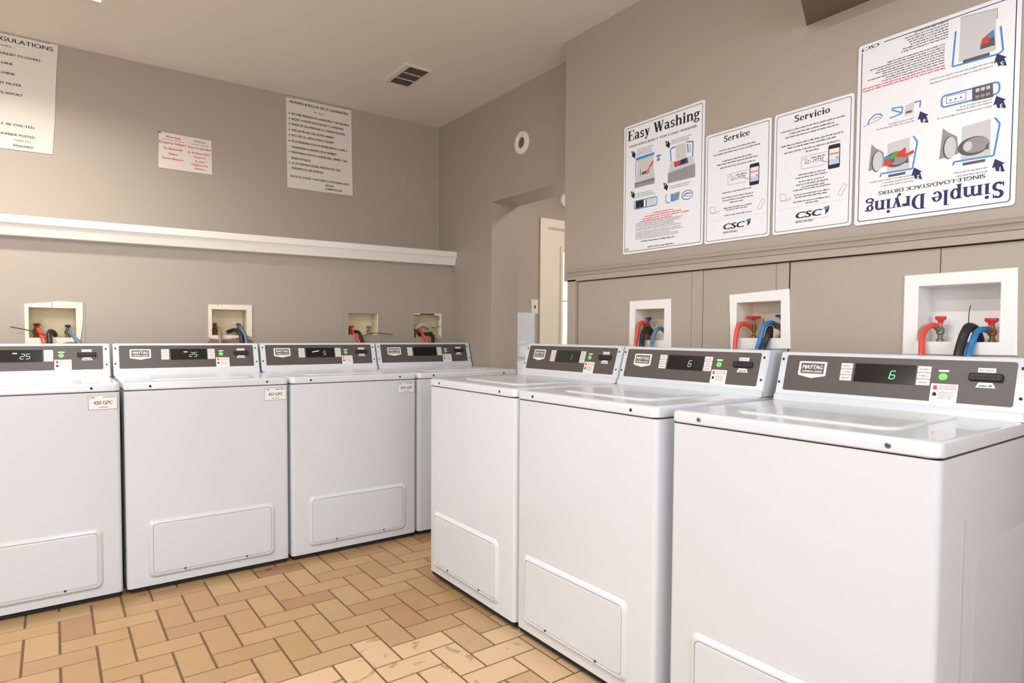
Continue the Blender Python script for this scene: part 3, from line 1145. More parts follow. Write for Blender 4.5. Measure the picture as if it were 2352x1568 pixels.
YF = -0.6128
LX = [-2.5796, -1.8832, -1.1878, -0.4938]
washer('leftmost white washer of the left wall row, cut by the photo edge, plate 450', (LX[0] + h_, YF, 0), 0, .080, 1, '25', '450 GPC', seed=1, ledmat=M_LEDW, bar=(.311, .114, .328, .114))
washer('white washer, second from the left along the left wall, beside the plate 453', (LX[1] + h_, YF, 0), 0, .082, 1, '25', '453 GPC', seed=2, ledmat=M_LEDW, bar=(.312, .114, .329, .114))
washer('white washer, third along the left wall with plate 454 and lit bar on its display', (LX[2] + h_, YF, 0), 0, .084, 1, '5', '454 GPS', seed=3, ledmat=M_LEDW, bar=(.287, .105, .329, .113))
washer('white washer in the corner, its front mostly hidden behind the right row', (LX[3] + h_, YF, 0), 0, .084, 1)
RXF = -0.7282
RR = [(-1.1874, -0.0025, -0.570, .0138, .044), (-1.8827, -0.0061, -0.156, .0116, .044), (-2.6043, 0.0101, 0.3595, .0074, .081)]
RL = ['farthest white washer of the right row, below the smallest looking outlet box',
      'middle white washer of the right row, under the box with red and blue valves',
      'nearest white washer of the right row with its right side showing, large in front']
for i, (ry, dx, a, dz, pa) in enumerate(RR):
    ar = math.radians(a)
    ud = Vector((math.sin(ar), -math.cos(ar), 0))
    p = Vector((RXF + dx, ry, dz)) + ud * h_
    washer(RL[i], p, -PI / 2 + ar, pa, 1 if i < 2 else 0, ('1', '6', '6')[i], lift=dz, bit=i, ledmat=M_LEDW if i < 2 else None)

# ------------------------------------------------------------------ outlet boxes, valves and hoses


def wfin(name, bm, mats, parent, root, smooth=False, recalc=True):
    """finish a mesh drawn in world coordinates under a thing whose root stands at root"""
    bmesh.ops.translate(bm, verts=bm.verts[:], vec=-Vector(root))
    return finish(name, bm, mats, parent, smooth=smooth, recalc=recalc)


def cavity(fr, s0, s1, z0, z1, d, n0=0.0):
    bm = bmesh.new()
    q = lambda *p: bm.faces.new([bm.verts.new(fr(*a)) for a in p])
    q((s0, z0, -d), (s1, z0, -d), (s1, z1, -d), (s0, z1, -d))
    q((s0, z0, n0), (s1, z0, n0), (s1, z0, -d), (s0, z0, -d))
    q((s0, z1, n0), (s1, z1, n0), (s1, z1, -d), (s0, z1, -d))
    q((s0, z0, n0), (s0, z1, n0), (s0, z1, -d), (s0, z0, -d))
    q((s1, z0, n0), (s1, z1, n0), (s1, z1, -d), (s1, z0, -d))
    bmesh.ops.remove_doubles(bm, verts=bm.verts[:], dist=1e-6)
    return bm


def frame4(fr, out, inn, t=.006):
    bm = bmesh.new()
    mid = lambda k: [((1 - k) * a[0] + k * b[0], (1 - k) * a[1] + k * b[1]) for a, b in zip(out, inn)]
    rings = [[fr(x, y, n) for x, y in pl] for pl, n in ((out, 0), (out, t * .7), (mid(.06), t), (mid(.95), t), (inn, t * .8), (inn, .0))]
    loops(bm, rings, False, False)
    return bm


def valve(root, parent, base, top, mats, hmat, outlet=None, handle='tee', r=.0085, hw=.030, hd=None):
    """brass stop valve: base and top of its body in world coordinates, outlet a world direction point"""
    b, tp = Vector(base), Vector(top)
    L = tp.z - b.z
    bm = bmesh.new()
    lathe(bm, b, [(r * 1.25, 0), (r * 1.25, L * .12), (r * .85, L * .16), (r * .85, L * .34), (r * 1.35, L * .40), (r * 1.45, L * .62), (r * 1.1, L * .70), (r * .7, L * .78), (r * .6, L)], 14)
    if outlet is not None:
        o = Vector(outlet)
        m_ = b + Vector((0, 0, L * .52))
        tube(bm, [m_, m_ + (o - m_) * .5, o], lambda t: r * (1.0 if t < .55 else 1.25), 12, 4)
    v = wfin('valve', bm, mats, parent, root, smooth='auto')
    if hmat is not None:
        bm = bmesh.new()
        hd = Vector(hd or (0, 1, 0)).normalized()
        pe = Vector((-hd.y, hd.x, 0))
        fr = Frame(tp, hd, pe, (0, 0, 1))
        if handle == 'tee':
            loops(bm, [[fr(x, y, n) for x, y in rrect(-hw / 2 + i, -.006, hw / 2 - i, .006, .0035, 3)] for i, n in ((hw * .28, -.004), (hw * .26, .003), (.002, .008), (0, .010), (0, .017), (.002, .0185))], True, True)
        else:
            lathe(bm, tp, [(.005, -.004), (.007, .002), (hw / 2, .006), (hw / 2 + .001, .010), (hw / 2 - .003, .014), (.004, .0145)], 18)
        wfin('handle', bm, hmat, v, root, smooth='auto')
    return v


def hose(name, label, pts, r, m, cat='hose', ext=True, group=None):
    P = [Vector(p) for p in pts]
    if ext:
        dv = Vector((P[-1].x - P[-2].x, P[-1].y - P[-2].y, 0)) * .5
        P.append(P[-1] + dv + Vector((0, 0, -.045)))
        P.append(P[-1] + dv * .3 + Vector((0, 0, -.12)))
    bm = bmesh.new()
    tube(bm, P, r, 14, 6)
    group = group or {'supply_hose': 'water supply hoses', 'drain_hose': 'black drain hoses', 'cable_tie': 'dark cable tie ends'}[name]
    return tag(finish(name, bm, m, smooth='auto'), label, cat, group)


def torn(fr, pts, n0, n1):
    bm = bmesh.new()
    plate(bm, fr, pts, n0, n1)
    return bm


FRP, FLY = FRR(XP), FL(YL)

# --- right row, nearest
root = (XP, -3.055, 1.085)
t = thing('outlet_box', 'large white outlet box with two red valve handles above the nearest right washer', 'outlet box', root, group='washer outlet boxes')
wfin('frame', frame4(FRP, [(2.907, 1.083), (3.205, 1.088), (3.200, 1.335), (2.907, 1.332)], [(2.949, 1.125), (3.162, 1.125), (3.162, 1.296), (2.949, 1.296)]), M_BOXW, t, root)
wfin('back_box', cavity(FRP, *OUTR[0], .108), M_BOXW, t, root, recalc=False)
valve(root, t, (.100, -2.988, 1.1255), (.100, -2.988, 1.186), M_NICKEL, M_HANDR, (.078, -2.984, 1.173), hw=.030)
valve(root, t, (.100, -3.125, 1.1255), (.100, -3.122, 1.178), M_BRASS, M_HANDR, (.080, -3.117, 1.163), hw=.034)
hose('supply_hose', 'bright red hose in the large white outlet box above the nearest washer', [(.085, -2.986, 1.172), (.070, -2.977, 1.176), (.050, -2.970, 1.168), (.030, -2.968, 1.154), (.015, -2.969, 1.136), (.005, -2.972, 1.116), (-.010, -2.978, 1.081)], .0085, M_HRED)
hose('drain_hose', 'thick black drain hose in the large white outlet box, leaning left', [(.112, -3.090, 1.1285), (.085, -3.088, 1.160), (.050, -3.081, 1.170), (.025, -3.080, 1.154), (.010, -3.077, 1.127), (-.012, -3.076, 1.085)], .0128, M_HBLK)
hose('supply_hose', 'bright blue hose beside the thick black hose in the large white outlet box', [(.082, -3.116, 1.162), (.060, -3.110, 1.162), (.040, -3.104, 1.154), (.020, -3.103, 1.133), (.008, -3.101, 1.111), (-.010, -3.102, 1.085)], .0088, M_HBLUE)
hose('cable_tie', 'thin dark tie end sticking straight up from the thick black hose', [(.034, -3.075, 1.168), (.045, -3.080, 1.176), (.050, -3.080, 1.213), (.055, -3.081, 1.228), (.058, -3.081, 1.234)], .0013, M_TIE, 'cable tie', ext=False)

# --- right row, middle
root = (XP, -2.395, 1.085)
t = thing('outlet_box', 'slightly warped white outlet box with one wide red handle above the middle right washer', 'outlet box', root, group='washer outlet boxes')
wfin('frame', frame4(FRP, [(2.273, 1.083), (2.526, 1.092), (2.517, 1.312), (2.262, 1.301)], [(2.297, 1.130), (2.487, 1.131), (2.485, 1.270), (2.297, 1.268)]), M_BOXW, t, root)
wfin('back_box', cavity(FRP, *OUTR[1], .108), M_BOXC, t, root, recalc=False)
valve(root, t, (.100, -2.331, 1.1305), (.100, -2.328, 1.203), M_BRASS, M_HANDR, (.080, -2.328, 1.175), 'disc', hw=.056)
valve(root, t, (.100, -2.452, 1.1305), (.100, -2.447, 1.206), M_RUST, M_HANDB, (.080, -2.436, 1.180), 'disc', hw=.044, r=.010)
hose('supply_hose', 'red hose arching out of the warped outlet box above the middle right washer', [(.085, -2.329, 1.170), (.070, -2.329, 1.179), (.055, -2.326, 1.185), (.035, -2.322, 1.187), (.020, -2.317, 1.178), (.010, -2.315, 1.160), (0, -2.316, 1.123), (-.012, -2.323, 1.083)], .0088, M_HRED)
hose('supply_hose', 'blue hose arching out of the warped outlet box, beside a black one', [(.082, -2.436, 1.179), (.070, -2.432, 1.187), (.050, -2.431, 1.189), (.035, -2.426, 1.184), (.020, -2.423, 1.172), (.010, -2.421, 1.142), (0, -2.418, 1.110), (-.012, -2.418, 1.085)], .0090, M_HBLUE)
hose('drain_hose', 'black drain hose behind the blue hose in the warped outlet box', [(.100, -2.401, 1.133), (.078, -2.416, 1.166), (.052, -2.428, 1.165), (.030, -2.438, 1.154), (.015, -2.443, 1.137), (.002, -2.442, 1.110), (-.014, -2.443, 1.086)], .0110, M_HBLK)
hose('cable_tie', 'short dark tie end sticking up beside the blue hose of the warped outlet box', [(.03, -2.417, 1.172), (.034, -2.413, 1.185), (.036, -2.413, 1.203)], .0016, M_TIE, 'cable tie', ext=False)

# --- right row, farthest
root = (XP, -1.845, 1.085)
t = thing('outlet_box', 'white outlet box with a blue handle, leftmost on the right panelled wall', 'outlet box', root, group='washer outlet boxes')
wfin('frame', frame4(FRP, [(1.720, 1.083), (1.969, 1.084), (1.964, 1.298), (1.721, 1.296)], [(1.756, 1.116), (1.930, 1.116), (1.930, 1.257), (1.756, 1.257)]), M_BOXW, t, root)
wfin('back_box', cavity(FRP, *OUTR[2], .108), M_BOXC, t, root, recalc=False)
valve(root, t, (.094, -1.781, 1.1165), (.094, -1.784, 1.208), M_RUST, M_HANDB, (.078, -1.779, 1.192), 'disc', hw=.026, r=.010)
valve(root, t, (.100, -1.893, 1.1165), (.100, -1.893, 1.150), M_BRASS, None)
hose('supply_hose', 'red hose in the leftmost outlet box of the right wall', [(.082, -1.779, 1.190), (.065, -1.783, 1.197), (.050, -1.780, 1.197), (.030, -1.784, 1.184), (.020, -1.786, 1.166), (.010, -1.789, 1.141), (0, -1.793, 1.114), (-.012, -1.802, 1.086)], .0085, M_HRED)
hose('drain_hose', 'thick black drain hose between red and slate blue in the right wall\'s leftmost box', [(.096, -1.814, 1.136), (.070, -1.812, 1.164), (.045, -1.813, 1.166), (.018, -1.820, 1.145), (.002, -1.828, 1.115), (-.012, -1.839, 1.087)], .0125, M_HBLK)
hose('supply_hose', 'slate blue hose looping over the rim of the right wall\'s leftmost outlet box', [(.092, -1.893, 1.142), (.078, -1.889, 1.160), (.060, -1.885, 1.170), (.040, -1.885, 1.166), (.025, -1.885, 1.154), (.012, -1.885, 1.133), (0, -1.890, 1.110), (-.012, -1.897, 1.087)], .0090, M_HSTEEL)

# --- left row, first
root = (-2.117, YL, 1.07)
t = thing('outlet_box', 'cracked cream outlet box at the far left with red, black and blue hoses', 'outlet box', root, group='washer outlet boxes')
ck = [(-2.1175, 1.2895), (-2.1205, 1.2565)]
bm = bmesh.new()
plate(bm, FLY, [(-2.228, 1.272), (-2.212, 1.256), (-2.1215, 1.2555), (-2.1195, 1.284)], -.001, .006)
plate(bm, FLY, [(-2.1165, 1.288), (-2.1185, 1.2555), (-2.022, 1.256), (-1.992, 1.286), (-2.09, 1.290)], -.001, .006)
plate(bm, FLY, [(-2.228, 1.272), (-2.228, 1.060), (-2.212, 1.105), (-2.212, 1.256)], -.001, .006)
plate(bm, FLY, [(-2.022, 1.256), (-2.022, 1.105), (-2.006, 1.092), (-1.993, 1.19), (-1.992, 1.286)], -.001, .006)
plate(bm, FLY, [(-2.228, 1.060), (-2.150, 1.060), (-2.150, 1.105), (-2.212, 1.105)], -.001, .006)
wfin('frame', bm, M_BOXC, t, root)
wfin('back_box', cavity(FLY, -2.212, -2.022, 1.105, 1.256, .10), M_BOXCB, t, root, recalc=False)
wfin('torn_wallboard', torn(FLY, [(-2.150, 1.06), (-1.99, 1.06), (-2.01, 1.073), (-2.045, 1.085), (-2.06, 1.082), (-2.09, 1.074), (-2.15, 1.070)], -.001, .010), M_TORN, t, root)
wfin('rim', torn(FLY, [(-2.150, 1.071), (-2.05, 1.080), (-2.022, 1.085), (-2.022, 1.106), (-2.150, 1.106)], -.001, .003), M_BOXC, t, root)
bm = bmesh.new()
holed(bm, FLY, -2.250, -1.984, .95, 1.296, [(-2.212, -2.022, 1.105, 1.256)], .0022)
wfin('mounting_plate', bm, M_WALL, t, root)
valve(root, t, (-2.186, .275, 1.1055), (-2.182, .275, 1.163), M_RUST, M_RUST, (-2.182, .262, 1.150), 'disc', hw=.030, r=.010)
valve(root, t, (-2.058, .275, 1.1055), (-2.055, .275, 1.157), M_BRASS, M_HANDB, (-2.055, .265, 1.140), 'disc', hw=.026)
hose('supply_hose', 'orange red hose leaning right in the cracked outlet box at far left', [(-2.182, .262, 1.152), (-2.174, .245, 1.144), (-2.166, .218, 1.127), (-2.160, .184, 1.109), (-2.155, .166, 1.091), (-2.152, .150, 1.065)], .0105, M_HRED)
hose('drain_hose', 'curled black drain hose in the cracked outlet box at far left', [(-2.109, .280, 1.1185), (-2.114, .255, 1.131), (-2.127, .215, 1.137), (-2.134, .182, 1.122), (-2.132, .168, 1.100), (-2.130, .150, 1.065)], .0115, M_HBLK)
hose('supply_hose', 'blue hose slanting down to the right in the cracked outlet box at far left', [(-2.056, .264, 1.139), (-2.046, .245, 1.130), (-2.033, .205, 1.114), (-2.020, .178, 1.092), (-2.009, .160, 1.070), (-2.005, .150, 1.055)], .0088, M_HSTEEL)
hose('cable_tie', 'long dark tie end pointing left out of the cracked outlet box', [(-2.282, .150, 1.158), (-2.235, .152, 1.147), (-2.188, .155, 1.133), (-2.148, .158, 1.118)], .0026, M_TIE, 'cable tie', ext=False)

# --- left row, second
root = (-1.29, YL, 1.08)
t = thing('outlet_box', 'cream outlet box with a nicked top rim above the plate 453 washer', 'outlet box', root, group='washer outlet boxes')
bm = bmesh.new()
plate(bm, FLY, [(-1.406, 1.297), (-1.388, 1.271), (-1.201, 1.271), (-1.171, 1.301), (-1.353, 1.2985), (-1.3545, 1.286), (-1.3575, 1.286), (-1.358, 1.2985)], -.001, .006)
plate(bm, FLY, [(-1.406, 1.297), (-1.406, 1.108), (-1.388, 1.122), (-1.388, 1.271)], -.001, .006)
plate(bm, FLY, [(-1.201, 1.271), (-1.201, 1.122), (-1.172, 1.110), (-1.171, 1.301)], -.001, .006)
plate(bm, FLY, [(-1.406, 1.108), (-1.385, 1.100), (-1.33, 1.098), (-1.25, 1.108), (-1.201, 1.112), (-1.201, 1.122), (-1.388, 1.122)], -.001, .005)
wfin('frame', bm, M_BOXC, t, root)
wfin('back_box', cavity(FLY, -1.388, -1.201, 1.122, 1.271, .10), M_BOXCB, t, root, recalc=False)
wfin('torn_wallboard', torn(FLY, [(-1.42, 1.070), (-1.16, 1.070), (-1.175, 1.095), (-1.25, 1.106), (-1.29, 1.094), (-1.35, 1.088), (-1.385, 1.102), (-1.40, 1.094)], -.001, .0095), M_TORN, t, root)
bm = bmesh.new()
holed(bm, FLY, -1.428, -1.160, .95, 1.309, [(-1.388, -1.201, 1.122, 1.271)], .0022)
wfin('mounting_plate', bm, M_WALL, t, root)
valve(root, t, (-1.357, .275, 1.1225), (-1.357, .275, 1.178), M_RUST, M_BRASS, (-1.354, .262, 1.170), 'disc', hw=.022, r=.011)
valve(root, t, (-1.232, .275, 1.1225), (-1.228, .275, 1.178), M_NICKEL, M_HANDB, (-1.227, .264, 1.176), 'disc', hw=.026)
hose('supply_hose', 'faded tan hose in the nicked cream outlet box above the plate 453 washer', [(-1.354, .262, 1.172), (-1.350, .245, 1.166), (-1.347, .208, 1.150), (-1.347, .184, 1.131), (-1.349, .168, 1.106), (-1.354, .150, 1.075)], .0088, M_HTAN)
hose('drain_hose', 'black drain hose bending over to the right in the nicked cream outlet box', [(-1.290, .272, 1.140), (-1.274, .258, 1.147), (-1.262, .238, 1.153), (-1.250, .206, 1.148), (-1.240, .183, 1.130), (-1.236, .167, 1.107), (-1.237, .150, 1.075)], .0115, M_HBLK)
hose('supply_hose', 'slate blue hose right of the black one in the nicked cream outlet box', [(-1.228, .262, 1.178), (-1.224, .245, 1.166), (-1.219, .212, 1.146), (-1.214, .184, 1.122), (-1.212, .168, 1.099), (-1.213, .150, 1.075)], .0085, M_HSTEEL)

# --- left row, third
root = (-.48, YL, 1.08)
t = thing('outlet_box', 'frameless cream wall cavity above the third left washer, red handle at its left', 'outlet box', root, group='washer outlet boxes')
wfin('back_box', cavity(FLY, -.579, -.381, 1.128, 1.270, .10, .0024), M_BOXCB, t, root, recalc=False)
wfin('rim', torn(FLY, [(-.3805, 1.131), (-.374, 1.131), (-.374, 1.262), (-.3805, 1.262)], .0023, .0045), M_BOXC, t, root)
bm = bmesh.new()
holed(bm, FLY, -.612, -.352, .95, 1.300, [(-.579, -.381, 1.128, 1.270)], .0022)
wfin('mounting_plate', bm, M_WALL, t, root)
valve(root, t, (-.548, .275, 1.1285), (-.538, .275, 1.170), M_RUST, M_HANDR, (-.536, .264, 1.168), 'tee', hw=.050, hd=(1, 0, 0))
valve(root, t, (-.409, .275, 1.1285), (-.406, .275, 1.170), M_NICKEL, M_HSTEEL, None, 'tee', hw=.030, hd=(1, 0, 0))
hose('supply_hose', 'red hose in the frameless cavity above the third left washer', [(-.536, .264, 1.166), (-.535, .248, 1.153), (-.532, .216, 1.130), (-.528, .184, 1.107), (-.521, .167, 1.088), (-.521, .150, 1.068)], .0100, M_HRED)
hose('drain_hose', 'black drain hose right of the red one in the frameless cavity', [(-.518, .285, 1.143), (-.510, .250, 1.149), (-.502, .216, 1.145), (-.501, .184, 1.119), (-.500, .167, 1.094), (-.501, .150, 1.068)], .0105, M_HBLK)
hose('cable_tie', 'long dark tie end pointing right from the frameless cavity of the third left washer', [(-.488, .176, 1.121), (-.460, .174, 1.131), (-.415, .172, 1.140), (-.361, .168, 1.139), (-.319, .165, 1.135), (-.284, .160, 1.130)], .0022, M_TIE, 'cable tie', ext=False)

# --- left row, corner
root = (.003, YL, 1.08)
t = thing('outlet_box', 'ragged cream wall cavity nearest the corner with a pale curved pipe inside', 'outlet box', root, group='washer outlet boxes')
wfin('back_box', cavity(FLY, -.106, .112, 1.111, 1.281, .10), M_BOXCB, t, root, recalc=False)
wfin('rim', torn(FLY, [(.090, 1.13), (.112, 1.12), (.112, 1.281), (-.106, 1.281), (-.106, 1.272), (-.055, 1.273), (-.05, 1.277), (.05, 1.277), (.055, 1.270), (.094, 1.268), (.098, 1.235), (.090, 1.23)], -.004, .003), M_BOXC, t, root)
bm = bmesh.new()
tube(bm, [(-.060, .275, 1.175), (-.035, .262, 1.197), (-.008, .258, 1.205), (.022, .26, 1.200), (.050, .265, 1.186), (.066, .275, 1.165)], .019, 14, 5)
wfin('curved_pipe', bm, M_CREAMP, t, root, smooth='auto')
wfin('top_gap_shade', torn(FLY, [(-.058, 1.2735), (.048, 1.2745), (.046, 1.2805), (-.060, 1.2800)], .0032, .0040), M_GAP, t, root)  # dark strip paints the shade of the gap above the cavity
valve(root, t, (-.066, .275, 1.1115), (-.058, .275, 1.160), M_RUST, M_HANDR, (-.047, .262, 1.166), 'disc', hw=.034, r=.011)
valve(root, t, (.070, .275, 1.1115), (.068, .275, 1.168), M_NICKEL, M_HSTEEL, None, 'tee', hw=.034, hd=(1, 0, 0))
hose('supply_hose', 'red hose slanting down to the right in the ragged corner cavity', [(-.046, .260, 1.168), (-.041, .245, 1.163), (-.034, .214, 1.138), (-.027, .184, 1.108), (-.019, .167, 1.088), (-.024, .150, 1.066)], .0105, M_HRED)
hose('drain_hose', 'black drain hose in the ragged cavity nearest the corner', [(-.030, .280, 1.136), (.001, .250, 1.137), (.025, .226, 1.138), (.035, .194, 1.128), (.030, .174, 1.104), (.016, .150, 1.066)], .0125, M_HBLK)
hose('cable_tie', 'thin dark tie end crossing the ragged cavity nearest the corner', [(.038, .222, 1.183), (.062, .205, 1.183), (.101, .188, 1.194)], .0018, M_TIE, 'cable tie', ext=False)

# ------------------------------------------------------------------ wall sheets on the left


class Sheet:
    """a printed sheet; art is drawn per part in (x, y) of the sheet"""

    def __init__(self, label, cat, fr, name, pts, thick, mats):
        o = fr.o
        self.fr = fr
        self.root = thing(name, label, cat, o, group={'laundry_poster': 'laundry posters on the right wall', 'rules_notice': 'rules sheets on the left wall'}.get(name))
        self.lf = Frame((0, 0, 0), fr.u, fr.v, fr.n)
        self.t = thick
        bm = bmesh.new()
        plate(bm, self.lf, pts, .0006, thick)
        finish('board', bm, mats, self.root)

    def part(self, name, fn, mats):
        bm = bmesh.new()
        fn(bm, self.lf, self.t + .0003)
        return finish(name, bm, mats, self.root, recalc=False)


YS = YB - .0012
# English rules, cut by the left edge
frS = Frame((-2.085, YS, 2.062), (1, 0, 0), (0, 0, 1), (0, -1, 0))
S = Sheet('tall white laundry rules sheet at the far left, cut off by the photo edge', 'notice', frS, 'rules_notice',
          [(-.46, -.006), (-.018, .004), (-.006, .17), (.002, .361), (.010, .50), (.016, .577), (-.40, .578), (-.46, .572)], .003, M_PAPER)


def art(bm, f, n):
    text(bm, f, 'RULES & REGULATIONS', -.006, .538, .020, n, 0, width=.41, align='r', bold=.03)
S.part('heading', art, M_INK)


def art(bm, f, n):
    text(bm, f, 'For Your Laundry', -.175, .511, .010, n, 0, width=.15, align='r')
    for s, xr, y, w in (('DO NOT LEAVE YOUR LAUNDRY TO OTHERS', -.060, .470, .36), ('USE YOUR OWN MACHINE', -.171, .423, .25), ('ONE LOAD PER MACHINE', -.164, .374, .255), ('CLEAN OUT THE LINT FILTER', -.139, .323, .28), ('KEEP THIS ROOM CLEAN, REPORT', -.136, .274, .285)):
        text(bm, f, s, xr, y, .0115, n, 0, width=w, align='r', bold=.05)
S.part('rules_text', art, M_INK)


def art(bm, f, n):
    text(bm, f, 'OR YOU WILL BE EVICTED', -.090, .120, .0115, n, 0, width=.26, align='r', bold=.05)
    text(bm, f, 'FOR LAUNDRY REPAIR: NUMBER POSTED', -.089, .070, .0115, n, 0, width=.34, align='r', bold=.05)
    text(bm, f, 'THANK YOU', -.140, .044, .0115, n, 0, width=.068, align='c')
    text(bm, f, 'MANAGEMENT', -.1365, .017, .0115, n, 0, width=.082, align='c', bold=.03)


S.part('closing_text', art, M_INK)
S.part('top_rule', lambda bm, f, n: frect(bm, f, -.40, .5735, -.016, .5755, n), M_DGREY)

# Spanish rules
frS = Frame((-.909, YS, 2.063), (1, 0, 0), (0, 0, 1), (0, -1, 0))
S = Sheet('tall white sheet of bulleted black rules on the left wall near the corner', 'notice', frS, 'rules_notice',
          [(.008, .007), (.255, .009), (.441, .011), (.436, .30), (.4335, .575), (.4335, .583), (.215, .580), (.003, .580), (.0045, .30)], .003, M_PAPER)


def art(bm, f, n):
    text(bm, f, 'NORMAS & REGLAS DE LA LAVANDERIA', .220, .545, .0165, n, 0, width=.385, align='c', bold=.04)
S.part('heading', art, M_INK)


def art(bm, f, n):
    text(bm, f, 'Por Favor', .217, .511, .0105, n, 0, width=.072, align='c')
    rows = (('NO DEJE PRENDAS EN LAVADORAS Y SECADORAS', .472, .379, 1), ('SEQUE LA ROPA EN LA ROPA Y LAVADORA', .439, .345, 1), ('SAQUE DE LAS LAVADORAS EL CUIDADO DE ROPA', .406, .353, 1), ('TIRE LA PELUSA DEL FILTRO MISMO', .369, .274, 1), ('NO USE EL AREA PARA FUMAR', .336, .274, 1), ('SI LA MAQUINA ESTA EN PROBLEMAS EL LLAME A', .299, .368, 1), ('LAVANDERIA AL REPORTE DE SU NUMERO', .262, .293, 0), ('MANTENGA SUS LA LAVANDERIA, LIMPIA Y EN', .229, .362, 1), ('BUEN ESTADO', .191, .120, 0), ('A LAS REPARACIONES PUEDEN SER MAS', .160, .320, 1), ('DURANTE EL DIA NORMAL', .128, .205, 0))
    for s, y, w, bl in rows:
        text(bm, f, s, .036, y, .0135, n, 0, width=w, bold=.05)
        if bl:
            flat(bm, f, disc(f, .022, y + .006, .0042, .0042, 10), n, 0)
S.part('rules_text', art, M_INK)


def art(bm, f, n):
    text(bm, f, 'FAVOR DE AYUDAR Y MANTENER LA LAVANDERIA LIMPIA', .026, .076, .0125, n, 0, width=.39, bold=.04)
    text(bm, f, 'GRACIAS', .253, .049, .0115, n, 0, width=.056, bold=.05)
    text(bm, f, 'ADMINISTRACION', .253, .026, .0115, n, 0, width=.112, bold=.05)


S.part('closing_text', art, M_INK)
S.part('top_rule', lambda bm, f, n: frect(bm, f, .004, .574, .066, .5765, n), M_DGREY)

# red warning
frS = Frame((-1.618, YS, 2.076), (1, 0, 0), (0, 0, 1), (0, -1, 0))
S = Sheet('small white sign with red two-column warning text on the left wall', 'sign', frS, 'warning_sign',
          [(-.001, .002), (.279, .003), (.2765, .204), (.14, .2045), (.006, .206), (.003, .185)], .003, M_PAPER)


def column(rows):
    def fn(bm, f, n):
        for t_, x, y, hh, wd in rows:
            text(bm, f, t_, x, y, hh, n, 0, width=wd, align='c', bold=.06)
    return fn


S.part('english_text', column((('Warning', .075, .179, .0125, .076), ('Property Subject', .073, .1445, .0125, .138), ('To Electronic', .0735, .1125, .0125, .098), ('Video', .073, .0835, .0125, .046), ('Surveillance', .0715, .0565, .0125, .108))), M_RED)
S.part('spanish_text', column((('Aviso', .213, .1795, .0115, .060), ('Esta Propiedad', .212, .1405, .0115, .118), ('Es El Area Que', .208, .111, .0115, .114), ('Sujeta', .211, .089, .0105, .064), ('A una', .211, .0645, .0105, .048), ('Vigilancia', .211, .043, .0105, .088), ('Video', .211, .021, .0105, .056))), M_RED)
S.part('underline', lambda bm, f, n: [frect(bm, f, .020, .1655, .131, .1675, n), frect(bm, f, .166, .1650, .261, .1670, n)], M_DGREY)
S.part('tape', lambda bm, f, n: frect(bm, f, .000, .199, .014, .207, n), M_DGREY)

# ------------------------------------------------------------------ posters on the right wall
XW = XF - .0012


def rfr(s0, z0):
    return Frame((XW, -s0, z0), (0, -1, 0), (0, 0, 1), (-1, 0, 0))


def border(w, h, i=.010, lw=.0024, r=.008):
    def fn(bm, f, n):
        a, b = rrect(i, i, w - i, h - i, r, 3), rrect(i + lw, i + lw, w - i - lw, h - i - lw, r - lw * .5, 3)
        loops(bm, [[f(x, y, n) for x, y in a], [f(x, y, n) for x, y in b]], False, False)
    return fn


def polyline(bm, f, pts, w, n, mi=0, closed=False):
    P = [Vector(p) for p in pts]
    N_ = len(P)
    for i in range(N_ if closed else N_ - 1):
        a, b = P[i], P[(i + 1) % N_]
        d = (b - a).normalized()
        e = Vector((-d.y, d.x)) * w / 2
        flat(bm, f, [tuple(a - e), tuple(b - e), tuple(b + e), tuple(a + e)], n, mi)


def arrow(bm, f, x, y, s, n, d, flip=1):
    """numbered dark tab whose corner ends in an arrow head"""
    flat(bm, f, [(x, y), (x + s * .62, y - s * .16), (x + s * .80, y - s * .80), (x + s * .20, y - s * .66)], n, 0)
    flat(bm, f, [(x + s * .02, y - s * .70), (x + s * .92, y - s * .46), (x + s * .72, y - s * 1.20)], n + .0001, 0)
    text(bm, f, d, x + s * .34, y - s * .44, s * .34, n + .0002, 1, bold=.05, align='c')


def logo(bm, f, x, y, h, n, sub=True):
    text(bm, f, 'CSC', x, y, h, n, 0, width=h * 4.2, shear=.22, bold=.09)
    ax, ay, s = x + h * 4.5, y + h * .05, h * 1.15
    A = lambda pts: [(ax + s * px, ay + s * py) for px, py in pts]
    flat(bm, f, A([(0, .72), (.32, 1.0), (1.0, 1.1), (.62, .62), (.34, .80)]), n, 1)
    flat(bm, f, A([(.34, .78), (.62, .60), (1.0, 1.08), (.86, .38), (.36, -.1), (.46, .42)]), n, 2)
    if sub:
        text(bm, f, 'SERVICEWORKS', x, y - h * .72, h * .36, n, 0, width=h * 3.0, bold=.03)
        frect(bm, f, x + h * 3.1, y - h * .42, x + h * 5.6, y - h * .36, n, 3)


SHR = lambda w, h: rrect(0, 0, w, h, .010, 4)

# ---- Easy Washing
w, h = .4575, .594
S = Sheet('white poster headed Easy Washing, leftmost of the four on the right wall', 'poster', rfr(1.664, 1.517), 'laundry_poster', SHR(w, h), .004, M_POSTER)
S.part('border', border(w, h), M_DGREY)


def art(bm, f, n):
    serif_text(bm, f, 'Easy Washing', .024, .524, .0455, n, 0, width=.412)
    text(bm, f, 'HIGH EFFICIENCY TOP LOAD WASHER', .035, .4915, .0095, n, 0, width=.385, bold=.05)


S.part('heading', art, M_INK)


rg21 = random.Random(21)


def block(rows, hh):
    def fn(bm, f, n):
        for a, b, y in rows:
            greek(bm, f, a, b, y, hh, n, 0, rg21)
    return fn


